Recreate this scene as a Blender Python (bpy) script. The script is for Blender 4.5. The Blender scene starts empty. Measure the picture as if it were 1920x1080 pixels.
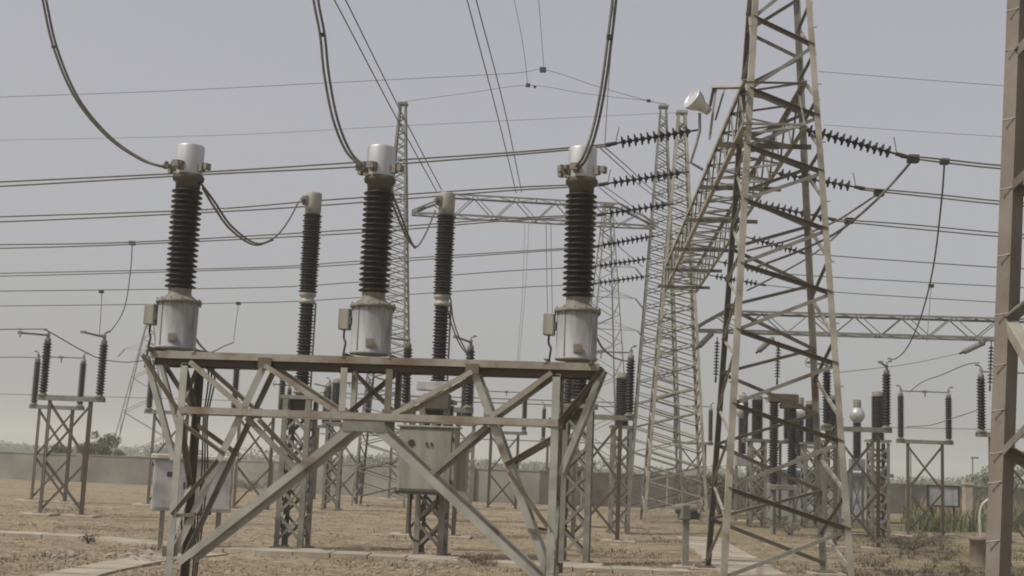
import bpy, math, random
from mathutils import Vector, Matrix
random.seed(7)
R = math.radians
S = bpy.context.scene
COL = S.collection

# ------------------------------------------------------------------ camera
EYE = 2.0; FPX = 2361.0
PITCH = R(8.0); ROLL = R(2.28)
Fw = Vector((0, math.cos(PITCH), math.sin(PITCH)))
R0 = Vector((1, 0, 0)); U0 = Vector((0, -math.sin(PITCH), math.cos(PITCH)))
Rt = R0*math.cos(ROLL) + U0*math.sin(ROLL)
Up = -R0*math.sin(ROLL) + U0*math.cos(ROLL)
CAMP = Vector((0, 0, EYE))
cd = bpy.data.cameras.new('camera'); cam = bpy.data.objects.new('camera', cd); COL.objects.link(cam)
cd.sensor_width = 36; cd.lens = 36*FPX/1920; cd.clip_end = 6000; cd.clip_start = 0.1
M3 = Matrix((Rt, Up, -Fw)).transposed()
cam.matrix_world = Matrix.Translation(CAMP) @ M3.to_4x4()
S.camera = cam

# ------------------------------------------------------------------ sky, sun, exposure
SUN_EL, SUN_AZ = R(52), R(-118)       # azimuth from +Y towards +X: high sun on the left
w = bpy.data.worlds.new('World'); S.world = w; w.use_nodes = True
nt = w.node_tree; nt.nodes.clear()
sky = nt.nodes.new('ShaderNodeTexSky'); sky.sky_type = 'NISHITA'; sky.sun_disc = False
sky.sun_elevation = SUN_EL; sky.sun_rotation = SUN_AZ; sky.dust_density = 6.0; sky.air_density = 1.0; sky.ozone_density = 1.5
hs = nt.nodes.new('ShaderNodeHueSaturation'); hs.inputs['Saturation'].default_value = 0.25
mx = nt.nodes.new('ShaderNodeMix'); mx.data_type = 'RGBA'; mx.inputs['Factor'].default_value = 0.62
wc = nt.nodes.new('ShaderNodeTexCoord'); ws = nt.nodes.new('ShaderNodeSeparateXYZ'); wr = nt.nodes.new('ShaderNodeValToRGB')
nt.links.new(wc.outputs['Generated'], ws.inputs[0]); nt.links.new(ws.outputs[2], wr.inputs[0])
wr.color_ramp.elements[0].position = .02; wr.color_ramp.elements[0].color = (.465, .468, .462, 1)
wr.color_ramp.elements[1].position = .34; wr.color_ramp.elements[1].color = (.425, .42, .475, 1)
wm = nt.nodes.new('ShaderNodeVectorMath'); wm.operation = 'SCALE'; wm.inputs['Scale'].default_value = 10.0
nt.links.new(wr.outputs[0], wm.inputs[0]); nt.links.new(wm.outputs[0], mx.inputs[7])
bg = nt.nodes.new('ShaderNodeBackground'); bg.inputs['Strength'].default_value = 0.114
ow = nt.nodes.new('ShaderNodeOutputWorld')
nt.links.new(sky.outputs[0], hs.inputs['Color']); nt.links.new(hs.outputs[0], mx.inputs[6])
nt.links.new(mx.outputs[2], bg.inputs['Color']); nt.links.new(bg.outputs[0], ow.inputs[0])
sd = bpy.data.lights.new('sun', 'SUN'); sd.energy = 2.9; sd.angle = R(5); sd.color = (1, .95, .87)
so = bpy.data.objects.new('sun', sd); COL.objects.link(so)
sdir = Vector((math.sin(SUN_AZ)*math.cos(SUN_EL), math.cos(SUN_AZ)*math.cos(SUN_EL), math.sin(SUN_EL)))
so.rotation_euler = sdir.to_track_quat('Z', 'Y').to_euler()
S.view_settings.view_transform = 'Standard'; S.view_settings.look = 'None'
S.view_settings.exposure = 0.0; S.view_settings.gamma = 1.0
S.render.engine = 'CYCLES'
try: S.cycles.filter_width = 1.9
except Exception: pass
S.cycles.volume_bounces = 1; S.cycles.max_bounces = 6

# ------------------------------------------------------------------ pixel -> world helpers (positions measured in the photograph)
def ray(px, py):
    return (Fw*FPX + Rt*(px-960) - Up*(py-540))
def at(px, py, Y):
    d = ray(px, py); return CAMP + d*(Y/d.y)
def gnd(px, py, z=0.0):
    d = ray(px, py); return CAMP + d*((z-EYE)/d.z)
def proj(p):
    v = p-CAMP; k = FPX/v.dot(Fw); return 960+v.dot(Rt)*k, 540-v.dot(Up)*k
def on_line(a, b, py):
    lo, hi = -0.3, 1.6      # parameter of the point on a->b whose image row is py (a low, b high)
    for _ in range(40):
        m = (lo+hi)/2
        if proj(a.lerp(b, m))[1] > py: lo = m
        else: hi = m
    return a.lerp(b, lo)

# ------------------------------------------------------------------ mesh builder
class MB:
    def __init__(s): s.v = []; s.f = []; s.sm = []
    def add(s, vs, fs, smooth=False):
        o = len(s.v); s.v += [Vector(x) for x in vs]
        s.f += [tuple(i+o for i in f) for f in fs]; s.sm += [smooth]*len(fs); return s
    def prism(s, prof0, prof1):
        n = len(prof0)
        fs = [(i, (i+1) % n, n+(i+1) % n, n+i) for i in range(n)]
        fs += [tuple(range(n))[::-1], tuple(range(n, 2*n))]
        return s.add(list(prof0)+list(prof1), fs)
    def box(s, c, sz, rz=0.0):
        c = Vector(c); m = Matrix.Rotation(rz, 3, 'Z')
        vs = [c + m @ Vector((x*sz[0]/2, y*sz[1]/2, z*sz[2]/2)) for z in (-1, 1) for x, y in ((-1, -1), (1, -1), (1, 1), (-1, 1))]
        return s.add(vs, [(3, 2, 1, 0), (4, 5, 6, 7), (0, 1, 5, 4), (1, 2, 6, 5), (2, 3, 7, 6), (3, 0, 4, 7)])
    def bevbox(s, c, sz, b, rz=0.0):
        c = Vector(c); m = Matrix.Rotation(rz, 3, 'Z'); x, y, z = [q/2 for q in sz]
        def ring(ix, zz):
            return [c + m @ Vector(q) for q in ((-x+ix+b, -y+ix, zz), (x-ix-b, -y+ix, zz), (x-ix, -y+ix+b, zz), (x-ix, y-ix-b, zz), (x-ix-b, y-ix, zz), (-x+ix+b, y-ix, zz), (-x+ix, y-ix-b, zz), (-x+ix, -y+ix+b, zz))]
        rs = [ring(b, -z), ring(0, -z+b), ring(0, z-b), ring(b, z)]
        vs = sum(rs, []); fs = []
        for k in range(3):
            for i in range(8): fs.append((k*8+i, k*8+(i+1) % 8, k*8+8+(i+1) % 8, k*8+8+i))
        fs += [tuple(range(8))[::-1], tuple(range(24, 32))]
        return s.add(vs, fs)
    def angle(s, p0, p1, wd, hint, t=None, flip=1):
        """rolled steel angle from p0 to p1; hint = direction the heel points to"""
        p0 = Vector(p0); p1 = Vector(p1); ax = (p1-p0).normalized(); h = Vector(hint)
        h = (h-ax*h.dot(ax))
        if h.length < 1e-4: h = ax.orthogonal()
        h.normalize(); k = ax.cross(h)
        a = -(h+k).normalized(); b = (-h+k).normalized()
        t = t or wd*0.12
        o = h*wd*0.35
        pr = [o, o+a*wd, o+a*wd+b*t, o+a*t+b*t, o+a*t+b*wd, o+b*wd]
        return s.prism([p0+q for q in pr], [p1+q for q in pr])
    def flat_angle(s, p0, p1, wd, nrm, t=None, leg=1):
        """angle with one flange lying in the plane with normal nrm (a lattice brace)"""
        p0 = Vector(p0); p1 = Vector(p1); ax = (p1-p0).normalized(); n = Vector(nrm); n = (n-ax*n.dot(ax)).normalized()
        k = ax.cross(n)
        if k.z < 0: k = -k
        t = t or wd*0.13
        o = -k*wd/2
        pr = [o, o+k*wd, o+k*wd-n*wd*.9*leg, o+k*(wd-t)-n*wd*.9*leg, o+k*(wd-t)-n*t*leg, o-n*t*leg]
        return s.prism([p0+q for q in pr], [p1+q for q in pr])
    def channel(s, p0, p1, h, d, nrm, t=0.014):
        """channel whose web faces nrm, height h (vertical), depth d"""
        p0 = Vector(p0); p1 = Vector(p1); ax = (p1-p0).normalized(); n = Vector(nrm); n = (n-ax*n.dot(ax)).normalized()
        k = ax.cross(n)
        if k.z < 0: k = -k
        pr = [k*h/2, -k*h/2, -k*h/2-n*d, -k*(h/2-t)-n*d, -k*(h/2-t)-n*t, k*(h/2-t)-n*t, k*(h/2-t)-n*d, k*h/2-n*d]
        return s.prism([p0+q for q in pr], [p1+q for q in pr])
    def cyl(s, p0, p1, r, n=14, r1=None):
        p0 = Vector(p0); p1 = Vector(p1); ax = (p1-p0).normalized(); u = ax.orthogonal().normalized(); v = ax.cross(u)
        r1 = r if r1 is None else r1
        c = [(math.cos(2*math.pi*i/n), math.sin(2*math.pi*i/n)) for i in range(n)]
        vs = [p0+(u*a+v*b)*r for a, b in c]+[p1+(u*a+v*b)*r1 for a, b in c]
        s.add(vs, [(i, (i+1) % n, n+(i+1) % n, n+i) for i in range(n)], True)
        s.add(vs[:n], [tuple(range(n))[::-1]]); s.add(vs[n:], [tuple(range(n))]); return s
    def lathe(s, prof, o=(0, 0, 0), n=24, axis=None):
        o = Vector(o)
        q = Vector((0, 0, 1)).rotation_difference(Vector(axis)) if axis is not None else None
        vs = []
        for r, z in prof:
            for i in range(n):
                p = Vector((r*math.cos(2*math.pi*i/n), r*math.sin(2*math.pi*i/n), z))
                if q: p.rotate(q)
                vs.append(p+o)
        fs = [(k*n+i, k*n+(i+1) % n, (k+1)*n+(i+1) % n, (k+1)*n+i) for k in range(len(prof)-1) for i in range(n)]
        s.add(vs, fs, True)
        if prof[0][0] > 1e-3: s.add(vs[:n], [tuple(range(n))[::-1]])
        if prof[-1][0] > 1e-3: s.add(vs[-n:], [tuple(range(n))])
        return s
    def tube(s, pts, r, n=6):
        pts = [Vector(p) for p in pts]; vs = []; u = None
        for i, p in enumerate(pts):
            ax = (pts[min(i+1, len(pts)-1)]-pts[max(i-1, 0)]).normalized()
            if u is None: u = ax.orthogonal().normalized()
            u = (u-ax*u.dot(ax)).normalized(); v = ax.cross(u)
            vs += [p+(u*math.cos(2*math.pi*k/n)+v*math.sin(2*math.pi*k/n))*r for k in range(n)]
        fs = [(i*n+k, i*n+(k+1) % n, (i+1)*n+(k+1) % n, (i+1)*n+k) for i in range(len(pts)-1) for k in range(n)]
        return s.add(vs, fs, True)
    def build(s, name, mat, parent=None):
        me = bpy.data.meshes.new(name); off = parent_world(parent) if parent else Vector((0, 0, 0))
        me.from_pydata([tuple(v-off) for v in s.v], [], s.f); me.update()
        me.polygons.foreach_set('use_smooth', s.sm)
        me.materials.append(mat)
        o = bpy.data.objects.new(name, me); COL.objects.link(o)
        if parent: o.parent = parent
        return o
def parent_world(p):
    v = Vector((0, 0, 0))
    while p is not None: v += p.location; p = p.parent
    return v
def tag(o, label=None, cat=None, group=None, kind=None):
    if label: o['label'] = label
    if cat: o['category'] = cat
    if group: o['group'] = group
    if kind: o['kind'] = kind
    return o
def empty(name, loc, label, cat, group=None):
    o = bpy.data.objects.new(name, None); COL.objects.link(o); o.location = loc
    o.empty_display_size = .2
    return tag(o, label, cat, group)
def copy_tree(o, parent=None):
    c = o.copy(); COL.objects.link(c); c.parent = parent
    for ch in list(o.children): copy_tree(ch, c)
    return c
def smooth(pts, k=8):
    P = [pts[0]*2-pts[1]]+list(pts)+[pts[-1]*2-pts[-2]]; out = []
    for i in range(1, len(P)-2):
        a, b, c, d = P[i-1], P[i], P[i+1], P[i+2]
        for j in range(k):
            t = j/k
            out.append(.5*((2*b)+(c-a)*t+(2*a-5*b+4*c-d)*t*t+(3*b-a-3*c+d)*t*t*t))
    out.append(pts[-1]); return out

# ------------------------------------------------------------------ materials
def mat(name, base, rough=.7, metal=0.0, var=None, vs=4.0, vamt=.5, bump=0.0, bs=30.0, rust=0.0, rustcol=(.10, .045, .02), dust_highlight=None, spec=.5, coord='Object', streak=False):
    m = bpy.data.materials.new(name); m.use_nodes = True; n = m.node_tree.nodes; l = m.node_tree.links
    b = n['Principled BSDF']; b.inputs['Roughness'].default_value = rough; b.inputs['Metallic'].default_value = metal
    b.inputs['Specular IOR Level'].default_value = spec
    tc = n.new('ShaderNodeTexCoord'); cur = None
    rgb = n.new('ShaderNodeRGB'); rgb.outputs[0].default_value = (*base, 1); cur = rgb.outputs[0]
    def noise(scale, det=5):
        t = n.new('ShaderNodeTexNoise'); t.inputs['Scale'].default_value = scale; t.inputs['Detail'].default_value = det
        if streak:
            mp = n.new('ShaderNodeMapping'); mp.inputs['Scale'].default_value = (2.5, 2.5, .35); l.new(tc.outputs[coord], mp.inputs[0]); l.new(mp.outputs[0], t.inputs['Vector'])
        else: l.new(tc.outputs[coord], t.inputs['Vector'])
        return t.outputs['Fac']
    def ramp(src, a, c):
        r = n.new('ShaderNodeMapRange'); r.inputs['From Min'].default_value = a; r.inputs['From Max'].default_value = c
        l.new(src, r.inputs['Value']); return r.outputs[0]
    def mix(fac, c1, c2, k=1.0):
        x = n.new('ShaderNodeMix'); x.data_type = 'RGBA'
        if k != 1.0:
            q = n.new('ShaderNodeMath'); q.operation = 'MULTIPLY'; q.inputs[1].default_value = k; l.new(fac, q.inputs[0]); fac = q.outputs[0]
        l.new(fac, x.inputs['Factor']); l.new(c1, x.inputs[6])
        if isinstance(c2, tuple): x.inputs[7].default_value = (*c2, 1)
        else: l.new(c2, x.inputs[7])
        return x.outputs[2]
    if var: cur = mix(ramp(noise(vs), .38, .64), cur, var, vamt*1.6 if vamt < .6 else 1.0)
    if rust:
        cur = mix(ramp(noise(1.7, 8), .50+.14*(1-rust), .72), cur, rustcol, .85)
        cur = mix(ramp(noise(13, 6), .56, .75), cur, rustcol, rust)
    if dust_highlight:
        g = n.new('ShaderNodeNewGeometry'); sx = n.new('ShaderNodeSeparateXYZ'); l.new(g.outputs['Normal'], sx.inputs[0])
        cur = mix(ramp(sx.outputs[2], .62, 1.0), cur, dust_highlight, .9)  # dusty shed tops, with the highlight on their lit edges painted in by upward normal
    l.new(cur, b.inputs['Base Color'])
    if bump:
        bp = n.new('ShaderNodeBump'); bp.inputs['Strength'].default_value = bump; bp.inputs['Distance'].default_value = .02
        l.new(noise(bs, 8), bp.inputs['Height']); l.new(bp.outputs[0], b.inputs['Normal'])
    return m
STEEL = mat('galvanised_steel', (.235, .225, .19), .62, .15, (.145, .135, .11), 3.0, .5, .15, 60, rust=.3)
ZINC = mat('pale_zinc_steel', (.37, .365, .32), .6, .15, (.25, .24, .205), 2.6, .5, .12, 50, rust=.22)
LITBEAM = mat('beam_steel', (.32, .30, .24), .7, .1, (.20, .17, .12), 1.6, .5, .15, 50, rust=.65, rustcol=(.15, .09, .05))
STEELD = mat('brown_shaded_steel', (.088, .074, .052), .7, .1, (.08, .065, .045), 3.0, .5, .15, 60, rust=.5)  # brown steel; also paints the shaded diagonals of the near tower
RUSTY = mat('rusty_steel', (.19, .17, .125), .75, .1, (.105, .08, .05), 2.5, .5, .2, 60, rust=.6, rustcol=(.085, .045, .022))
RUSTSHADE = mat('shaded_rust_steel', (.065, .045, .028), .85, .05, (.04, .028, .018), 2.5, .5, .2, 60, rust=.5, rustcol=(.085, .045, .022))  # rust brown darkened to paint the shade on the beam's lower band
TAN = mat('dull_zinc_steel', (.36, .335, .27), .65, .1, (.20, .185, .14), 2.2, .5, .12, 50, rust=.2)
GREY = mat('distant_steel', (.20, .20, .17), .7, .1, (.14, .135, .115), 2.0, .5)
SILVER = mat('aluminium_paint', (.50, .50, .51), .42, .25, (.36, .355, .35), 3.0, .5, .08, 30, rust=.08, rustcol=(.22, .20, .17), streak=True)
MAST = mat('brown_tower_steel', (.20, .172, .135), .75, .05, (.13, .108, .082), 1.2, .5, .12, 50, rust=.25, rustcol=(.08, .055, .035))
HEADG = mat('pale_head_casting', (.36, .345, .30), .65, .15, (.24, .225, .19), 5, .5, .1, 40, rust=.1)
TANK = mat('tank_paint', (.33, .33, .325), .72, .0, (.21, .205, .20), 3.5, .5, .1, 20, rust=.16, rustcol=(.15, .135, .12), streak=True)
FLANGE = mat('cast_flange', (.235, .22, .18), .7, .2, (.13, .115, .09), 9, .5, .2, 60, rust=.3)
PORC = mat('brown_porcelain', (.013, .007, .006), .38, 0, (.022, .013, .011), 6, .5, dust_highlight=(.085, .065, .055), spec=.28)
PORC2 = mat('dark_porcelain', (.013, .009, .011), .45, 0, (.022, .016, .016), 6, .5, dust_highlight=(.075, .06, .055), spec=.25)
BROWNBOX = mat('brown_box_paint', (.115, .075, .062), .6, 0, (.09, .05, .04), 5, .5)
CAB = mat('cabinet_paint', (.30, .29, .235), .5, 0, (.19, .18, .145), 1.5, .5, .04, 15, rust=.10, streak=True)
CABW = mat('pale_cabinet_paint', (.42, .42, .41), .55, 0, (.23, .225, .215), 3, .5, .04, 15, rust=.05)
CABTOP = mat('cabinet_roof_paint', (.62, .58, .49), .6, 0, (.38, .34, .28), 6, .5)
DARK = mat('dark_metal', (.035, .03, .027), .6, .3)
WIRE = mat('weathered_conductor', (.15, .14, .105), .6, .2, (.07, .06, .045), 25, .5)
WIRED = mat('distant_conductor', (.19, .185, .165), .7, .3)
CONC = mat('concrete', (.39, .34, .26), .9, 0, (.26, .215, .155), 1.6, .5, .5, 25, coord='Object')
WALLM = mat('wall_render', (.25, .235, .20), .9, 0, (.175, .16, .135), .5, .9, .4, 4, rust=.15, rustcol=(.13, .115, .095))
GRASSDRY = mat('dry_grass', (.30, .23, .13), .85, 0, (.19, .13, .07), .6, .5)
GRASSGRN = mat('green_reed', (.085, .12, .040), .8, 0, (.17, .15, .07), 1.2, .5)
LEAF = mat('leaf', (.085, .10, .045), .7, 0, (.13, .13, .07), 1.0, .5)
LEAFDRY = mat('dry_leaf', (.12, .11, .065), .8, 0, (.19, .15, .09), 1.5, .5)
BARK = mat('bark', (.10, .075, .05), .9)
STONE = mat('stone', (.36, .31, .24), .9, 0, (.15, .12, .10), 5, .5)
BLUE = mat('blue_grey_sheet', (.14, .17, .175), .6, 0, (.10, .12, .13), 2, .5)
BRICK = mat('terracotta_pipe', (.30, .235, .18), .85, 0, (.22, .17, .125), 5, .5)
LAMPIN = mat('reflector', (.62, .62, .62), .3, .5)
# ground
gm = bpy.data.materials.new('dry_ground'); gm.use_nodes = True; n = gm.node_tree.nodes; l = gm.node_tree.links; b = n['Principled BSDF']
b.inputs['Roughness'].default_value = .95; b.inputs['Specular IOR Level'].default_value = .1
tc = n.new('ShaderNodeTexCoord')
def gn(scale, det=6, sx=1, rough=.6):
    mp = n.new('ShaderNodeMapping'); mp.inputs['Scale'].default_value = (1, sx, 1); l.new(tc.outputs['Object'], mp.inputs[0])
    t = n.new('ShaderNodeTexNoise'); t.inputs['Scale'].default_value = scale; t.inputs['Detail'].default_value = det; t.inputs['Roughness'].default_value = rough
    l.new(mp.outputs[0], t.inputs['Vector']); return t.outputs['Fac']
def gr(src, pts):
    r = n.new('ShaderNodeValToRGB'); e = r.color_ramp.elements
    while len(e) > 1: e.remove(e[-1])
    e[0].position = pts[0][0]; e[0].color = (*pts[0][1], 1)
    for p, c in pts[1:]: q = e.new(p); q.color = (*c, 1)
    l.new(src, r.inputs[0]); return r.outputs[0]
def gmix(f, a, c, mode='MIX'):
    x = n.new('ShaderNodeMix'); x.data_type = 'RGBA'; x.blend_type = mode
    if isinstance(f, float): x.inputs[0].default_value = f
    else: l.new(f, x.inputs[0])
    l.new(a, x.inputs[6])
    if isinstance(c, tuple): x.inputs[7].default_value = (*c, 1)
    else: l.new(c, x.inputs[7])
    return x.outputs[2]
c1 = gr(gn(.26, 10, 1.5, .66), [(.39, (.075, .053, .030)), (.44, (.20, .14, .085)), (.48, (.32, .25, .17)), (.52, (.13, .10, .058)), (.555, (.37, .305, .215)), (.62, (.21, .16, .10))])
c2 = gr(gn(1.7, 8, 1.5, .7), [(.41, (.075, .052, .028)), (.50, (.25, .19, .12)), (.58, (.45, .375, .27))])
c = gmix(.34, c1, c2)
sx = n.new('ShaderNodeSeparateXYZ'); l.new(tc.outputs['Object'], sx.inputs[0])
c3 = gr(gn(9, 4, 1, .7), [(.43, (.09, .065, .038)), (.51, (.25, .195, .13)), (.59, (.52, .45, .34))])
c = gmix(.30, c, c3)
fr = n.new('ShaderNodeMapRange'); fr.inputs['From Min'].default_value = 4; fr.inputs['From Max'].default_value = 13; l.new(sx.outputs[0], fr.inputs[0])
ml = n.new('ShaderNodeMath'); ml.operation = 'MULTIPLY'; l.new(fr.outputs[0], ml.inputs[0])
gp = n.new('ShaderNodeMapRange'); gp.inputs['From Min'].default_value = .42; gp.inputs['From Max'].default_value = .6; l.new(gn(.35, 6), gp.inputs[0]); l.new(gp.outputs[0], ml.inputs[1])
c = gmix(ml.outputs[0], c, (.13, .13, .055))
c = gmix(1.0, c, (1.05, 1.05, 1.03), 'MULTIPLY')
l.new(c, b.inputs['Base Color'])
bp = n.new('ShaderNodeBump'); bp.inputs['Strength'].default_value = .9; bp.inputs['Distance'].default_value = .06
l.new(gn(5, 10, 1, .75), bp.inputs['Height']); l.new(bp.outputs[0], b.inputs['Normal'])

# ------------------------------------------------------------------ setting
g = MB()
N = 90; xs = []; ys = []
for i in range(N+1):
    t = i/N*2-1; xs.append(900*t**3*0.85+70*t)
for i in range(N+1):
    t = i/N; ys.append(-20+90*t+1390*t**4)
vs = []
for y in ys:
    for x in xs:
        z = 0.0
        if 5 < y < 60: z = -.02+.035*math.sin(x*1.7+y*.6)*math.sin(y*.9-x*.3)
        vs.append((x, y, min(z, 0.01)))
fs = [(j*(N+1)+i, j*(N+1)+i+1, (j+1)*(N+1)+i+1, (j+1)*(N+1)+i) for j in range(N) for i in range(N)]
g.add(vs, fs, True)
tag(g.build('ground', gm), kind='structure')
def slab(name, pix, z=.05, m=CONC, kind='structure'):
    P = [gnd(x, y, z) for x, y in pix]
    mb = MB(); mb.prism([Vector((p.x, p.y, z)) for p in P], [Vector((p.x, p.y, -.12)) for p in P])
    return tag(mb.build(name, m), kind=kind)
def strip(name, top, wd, z):
    """concrete trench cover: a row of separate slabs along a centre line"""
    P = [gnd(x, y, z) for x, y in top]; mb = MB()
    for a, c_ in zip(P, P[1:]):
        d = c_-a; L = d.length; d.normalize(); nrm = Vector((-d.y, d.x, 0)); k = max(1, int(L/.75))
        for i in range(k):
            p = a+d*(L*i/k); q = a+d*(L*(i+1)/k-.025); jz = random.uniform(-.012, .012); jo = nrm*random.uniform(-.02, .02)
            up = Vector((0, 0, jz)); dn = Vector((0, 0, -.17))
            mb.prism([p+up+jo, q+up+jo, q+nrm*wd+up+jo, p+nrm*wd+up+jo][::-1], [p+dn+jo, q+dn+jo, q+nrm*wd+dn+jo, p+nrm*wd+dn+jo][::-1])
    return tag(mb.build(name, CONC), kind='structure')
strip('path', [(-60, 996), (150, 1006), (300, 1020), (480, 1032), (760, 1044), (1000, 1060), (1300, 1072)], .75, .06)
strip('path', [(60, 1110), (225, 1068), (330, 1047), (430, 1037)], .8, .03)
strip('path', [(1500, 1092), (1350, 1008)], 1.3, .05)
strip('path', [(1560, 1000), (1760, 1003), (1990, 1012)], .6, .04)

# boundary wall (one long rendered wall with pilasters)
def wall():
    pts = [gnd(-260, 884), gnd(60, 900), gnd(420, 916), gnd(760, 934), gnd(1010, 946), gnd(1330, 955), gnd(1640, 962), gnd(2100, 975)]
    base = pts[0].copy(); base.z = 0
    root = empty('boundary_wall', base, 'long grey rendered boundary wall running across behind all the equipment', 'wall')
    H = [1.5, 1.55, 1.6, 1.68, 1.72, 1.75, 1.75, 1.75]
    for (a, ha), (c_, hc) in zip(zip(pts, H), zip(pts[1:], H[1:])):
        d = (c_-a); L = d.length; d.normalize(); nrm = Vector((-d.y, d.x, 0)); mb = MB()
        mb.prism([a, c_, c_+nrm*.22, a+nrm*.22][::-1], [p+Vector((0, 0, h)) for p, h in ((a, ha), (c_, hc), (c_+nrm*.22, hc), (a+nrm*.22, ha))][::-1])
        mb.build('wall_panel', WALLM, root)
        mb = MB(); o = nrm*-.04; u = Vector((0, 0, .003))
        mb.prism([a+o+Vector((0, 0, ha))+u, c_+o+Vector((0, 0, hc))+u, c_+nrm*.26+Vector((0, 0, hc))+u, a+nrm*.26+Vector((0, 0, ha))+u][::-1],
                 [q+Vector((0, 0, .07)) for q in (a+o+Vector((0, 0, ha)), c_+o+Vector((0, 0, hc)), c_+nrm*.26+Vector((0, 0, hc)), a+nrm*.26+Vector((0, 0, ha)))][::-1])
        mb.build('coping', CONC if False else WALLM, root)
        k = max(1, int(L/4.5))
        for i in range(k):
            p = a+d*(L*(i+.5)/k); h = ha+(hc-ha)*(i+.5)/k
            mb = MB(); mb.box((p.x-nrm.x*.05, p.y-nrm.y*.05, h/2+.07), (.34, .32, h+.14), math.atan2(d.y, d.x)); mb.build('pilaster', WALLM, root)
wall()

# ------------------------------------------------------------------ lattice towers and gantry beams
ZB = Vector((0, 0, 1))
def tower(name, ctr, yaw, wb, wt, H, label, cat, group, legw, brw, m, panels, sep=True, xb=False):
    """four legged tapering lattice tower"""
    root = empty(name, ctr, label, cat, group)
    ca, sa = math.cos(yaw), math.sin(yaw)
    def cn(i, z):
        hw = (wb+(wt-wb)*z/H)/2; x, y = ((-1, -1), (1, -1), (1, 1), (-1, 1))[i]
        return Vector(ctr)+Vector((hw*(x*ca-y*sa), hw*(x*sa+y*ca), z))
    for i in range(4):
        out = cn(i, 0)-Vector(ctr)
        MB().angle(cn(i, 0), cn(i, H), legw, out).build('leg', m, root)
    zs = [0.35]
    r = panels
    while zs[-1] < H-.5:
        wz = wb+(wt-wb)*zs[-1]/H; zs.append(min(H-.2, zs[-1]+max(wz*r, .32)))
    for i in range(4):
        j = (i+1) % 4; mid = (cn(i, 0)+cn(j, 0))/2-Vector(ctr); one = MB(); nrm = Vector((mid.x, mid.y, 0)).normalized()
        for k in range(len(zs)-1):
            a, c_ = (i, j) if (k+i//2) % 2 == 0 else (j, i)
            p, q = cn(a, zs[k]), cn(c_, zs[k+1])
            if sep: MB().flat_angle(p+nrm*.01, q+nrm*.01, brw, nrm).build('brace', m, root)
            else: one.flat_angle(p+nrm*.01, q+nrm*.01, brw, nrm)
            if xb and k % 2 == 0:
                p, q = cn(c_, zs[k]), cn(a, zs[k+1]); MB().flat_angle(p-nrm*.01, q-nrm*.01, brw*.8, nrm).build('brace', m, root)
        if not sep: one.build('bracing', m, root)
    cap = MB(); cap.box(Vector(ctr)+Vector((0, 0, H+.05)), (wt*1.5, wt*1.5, .10), yaw); cap.build('peak_plate', m, root)
    return root, cn

# --- near right tower T1, legs from the photograph
TLeg = {}
tb = {'A': (1354, 1084, 24.6), 'D': (1600, 1092, 24.45), 'B': (1325, 1060, 27.2), 'C': (1546, 1065, 27.1)}
tt = {'A': (1414, 0, 25.3), 'D': (1519, 0, 25.2), 'B': (1404, 0, 26.5), 'C': (1496, 0, 26.4)}
for k in 'ABCD':
    a = at(*tb[k]); c_ = at(*tt[k]); d = c_-a; a = a-d*(a.z/d.z); TLeg[k] = (a, a+d/d.z*11.5)
ctr1 = sum((TLeg[k][0] for k in 'ABCD'), Vector())/4; ctr1.z = 0
T1 = empty('lattice_tower', ctr1, 'large pale steel lattice tower carrying the near end of the long gantry beam', 'lattice tower', 'lattice towers of the switchyard')
for k in 'ABCD':
    a, c_ = TLeg[k]; e = a+(c_-a)*1.28
    if k in 'AD':
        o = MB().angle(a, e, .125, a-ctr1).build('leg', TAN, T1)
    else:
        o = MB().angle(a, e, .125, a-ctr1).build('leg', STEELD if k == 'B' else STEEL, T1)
    d = (e-a).normalized()
    for i in range(9 if k in 'AD' else 0):           # step bolts / splice plates
        p = a+d*(1.3+i*1.25); MB().cyl(p, p+Vector((.09 if k in 'DC' else -.09, -.05, 0)), .012, 6).build('step_bolt', STEEL, T1)
    pl = MB(); pl.box((a.x, a.y, .03), (.42, .42, .05)); pl.build('base_plate', RUSTY, T1)
    ft = MB(); ft.bevbox((a.x, a.y, -.02), (.75, .75, .09), .02); ft.build('footing', CONC, T1)
def zig(k1, ys1, k2, ys2, wd, nrm, m):
    a = [on_line(*TLeg[k1], y) for y in ys1]; c_ = [on_line(*TLeg[k2], y) for y in ys2]
    for i in range(len(a)):
        if i < len(c_):
            MB().flat_angle(a[i], c_[i], wd, nrm, leg=-.8).build('brace', m[0], T1)
            if i+1 < len(a): MB().flat_angle(c_[i]+Vector(nrm)*-.012, a[i+1]+Vector(nrm)*-.012, wd*.82, nrm).build('brace', m[1], T1)
zig('A', [-95, 33, 167, 274, 375, 495, 619, 758, 916, 1085], 'D', [-50, 87, 220, 324, 432, 551, 684, 830, 994], .09, (0, -1, 0), (STEELD, STEEL))  # front diagonals get the darker steel to paint their shade
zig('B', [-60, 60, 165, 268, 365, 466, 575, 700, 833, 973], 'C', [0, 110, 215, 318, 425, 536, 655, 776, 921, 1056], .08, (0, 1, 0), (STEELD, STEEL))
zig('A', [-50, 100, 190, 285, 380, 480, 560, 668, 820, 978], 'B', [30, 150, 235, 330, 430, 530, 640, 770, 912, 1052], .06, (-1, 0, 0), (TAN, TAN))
zig('C', [-40, 60, 150, 235, 330, 430, 565, 715, 860, 1000], 'D', [10, 105, 190, 285, 380, 490, 640, 790, 930, 1078], .07, (1, 0, 0), (TAN, STEEL))

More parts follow.
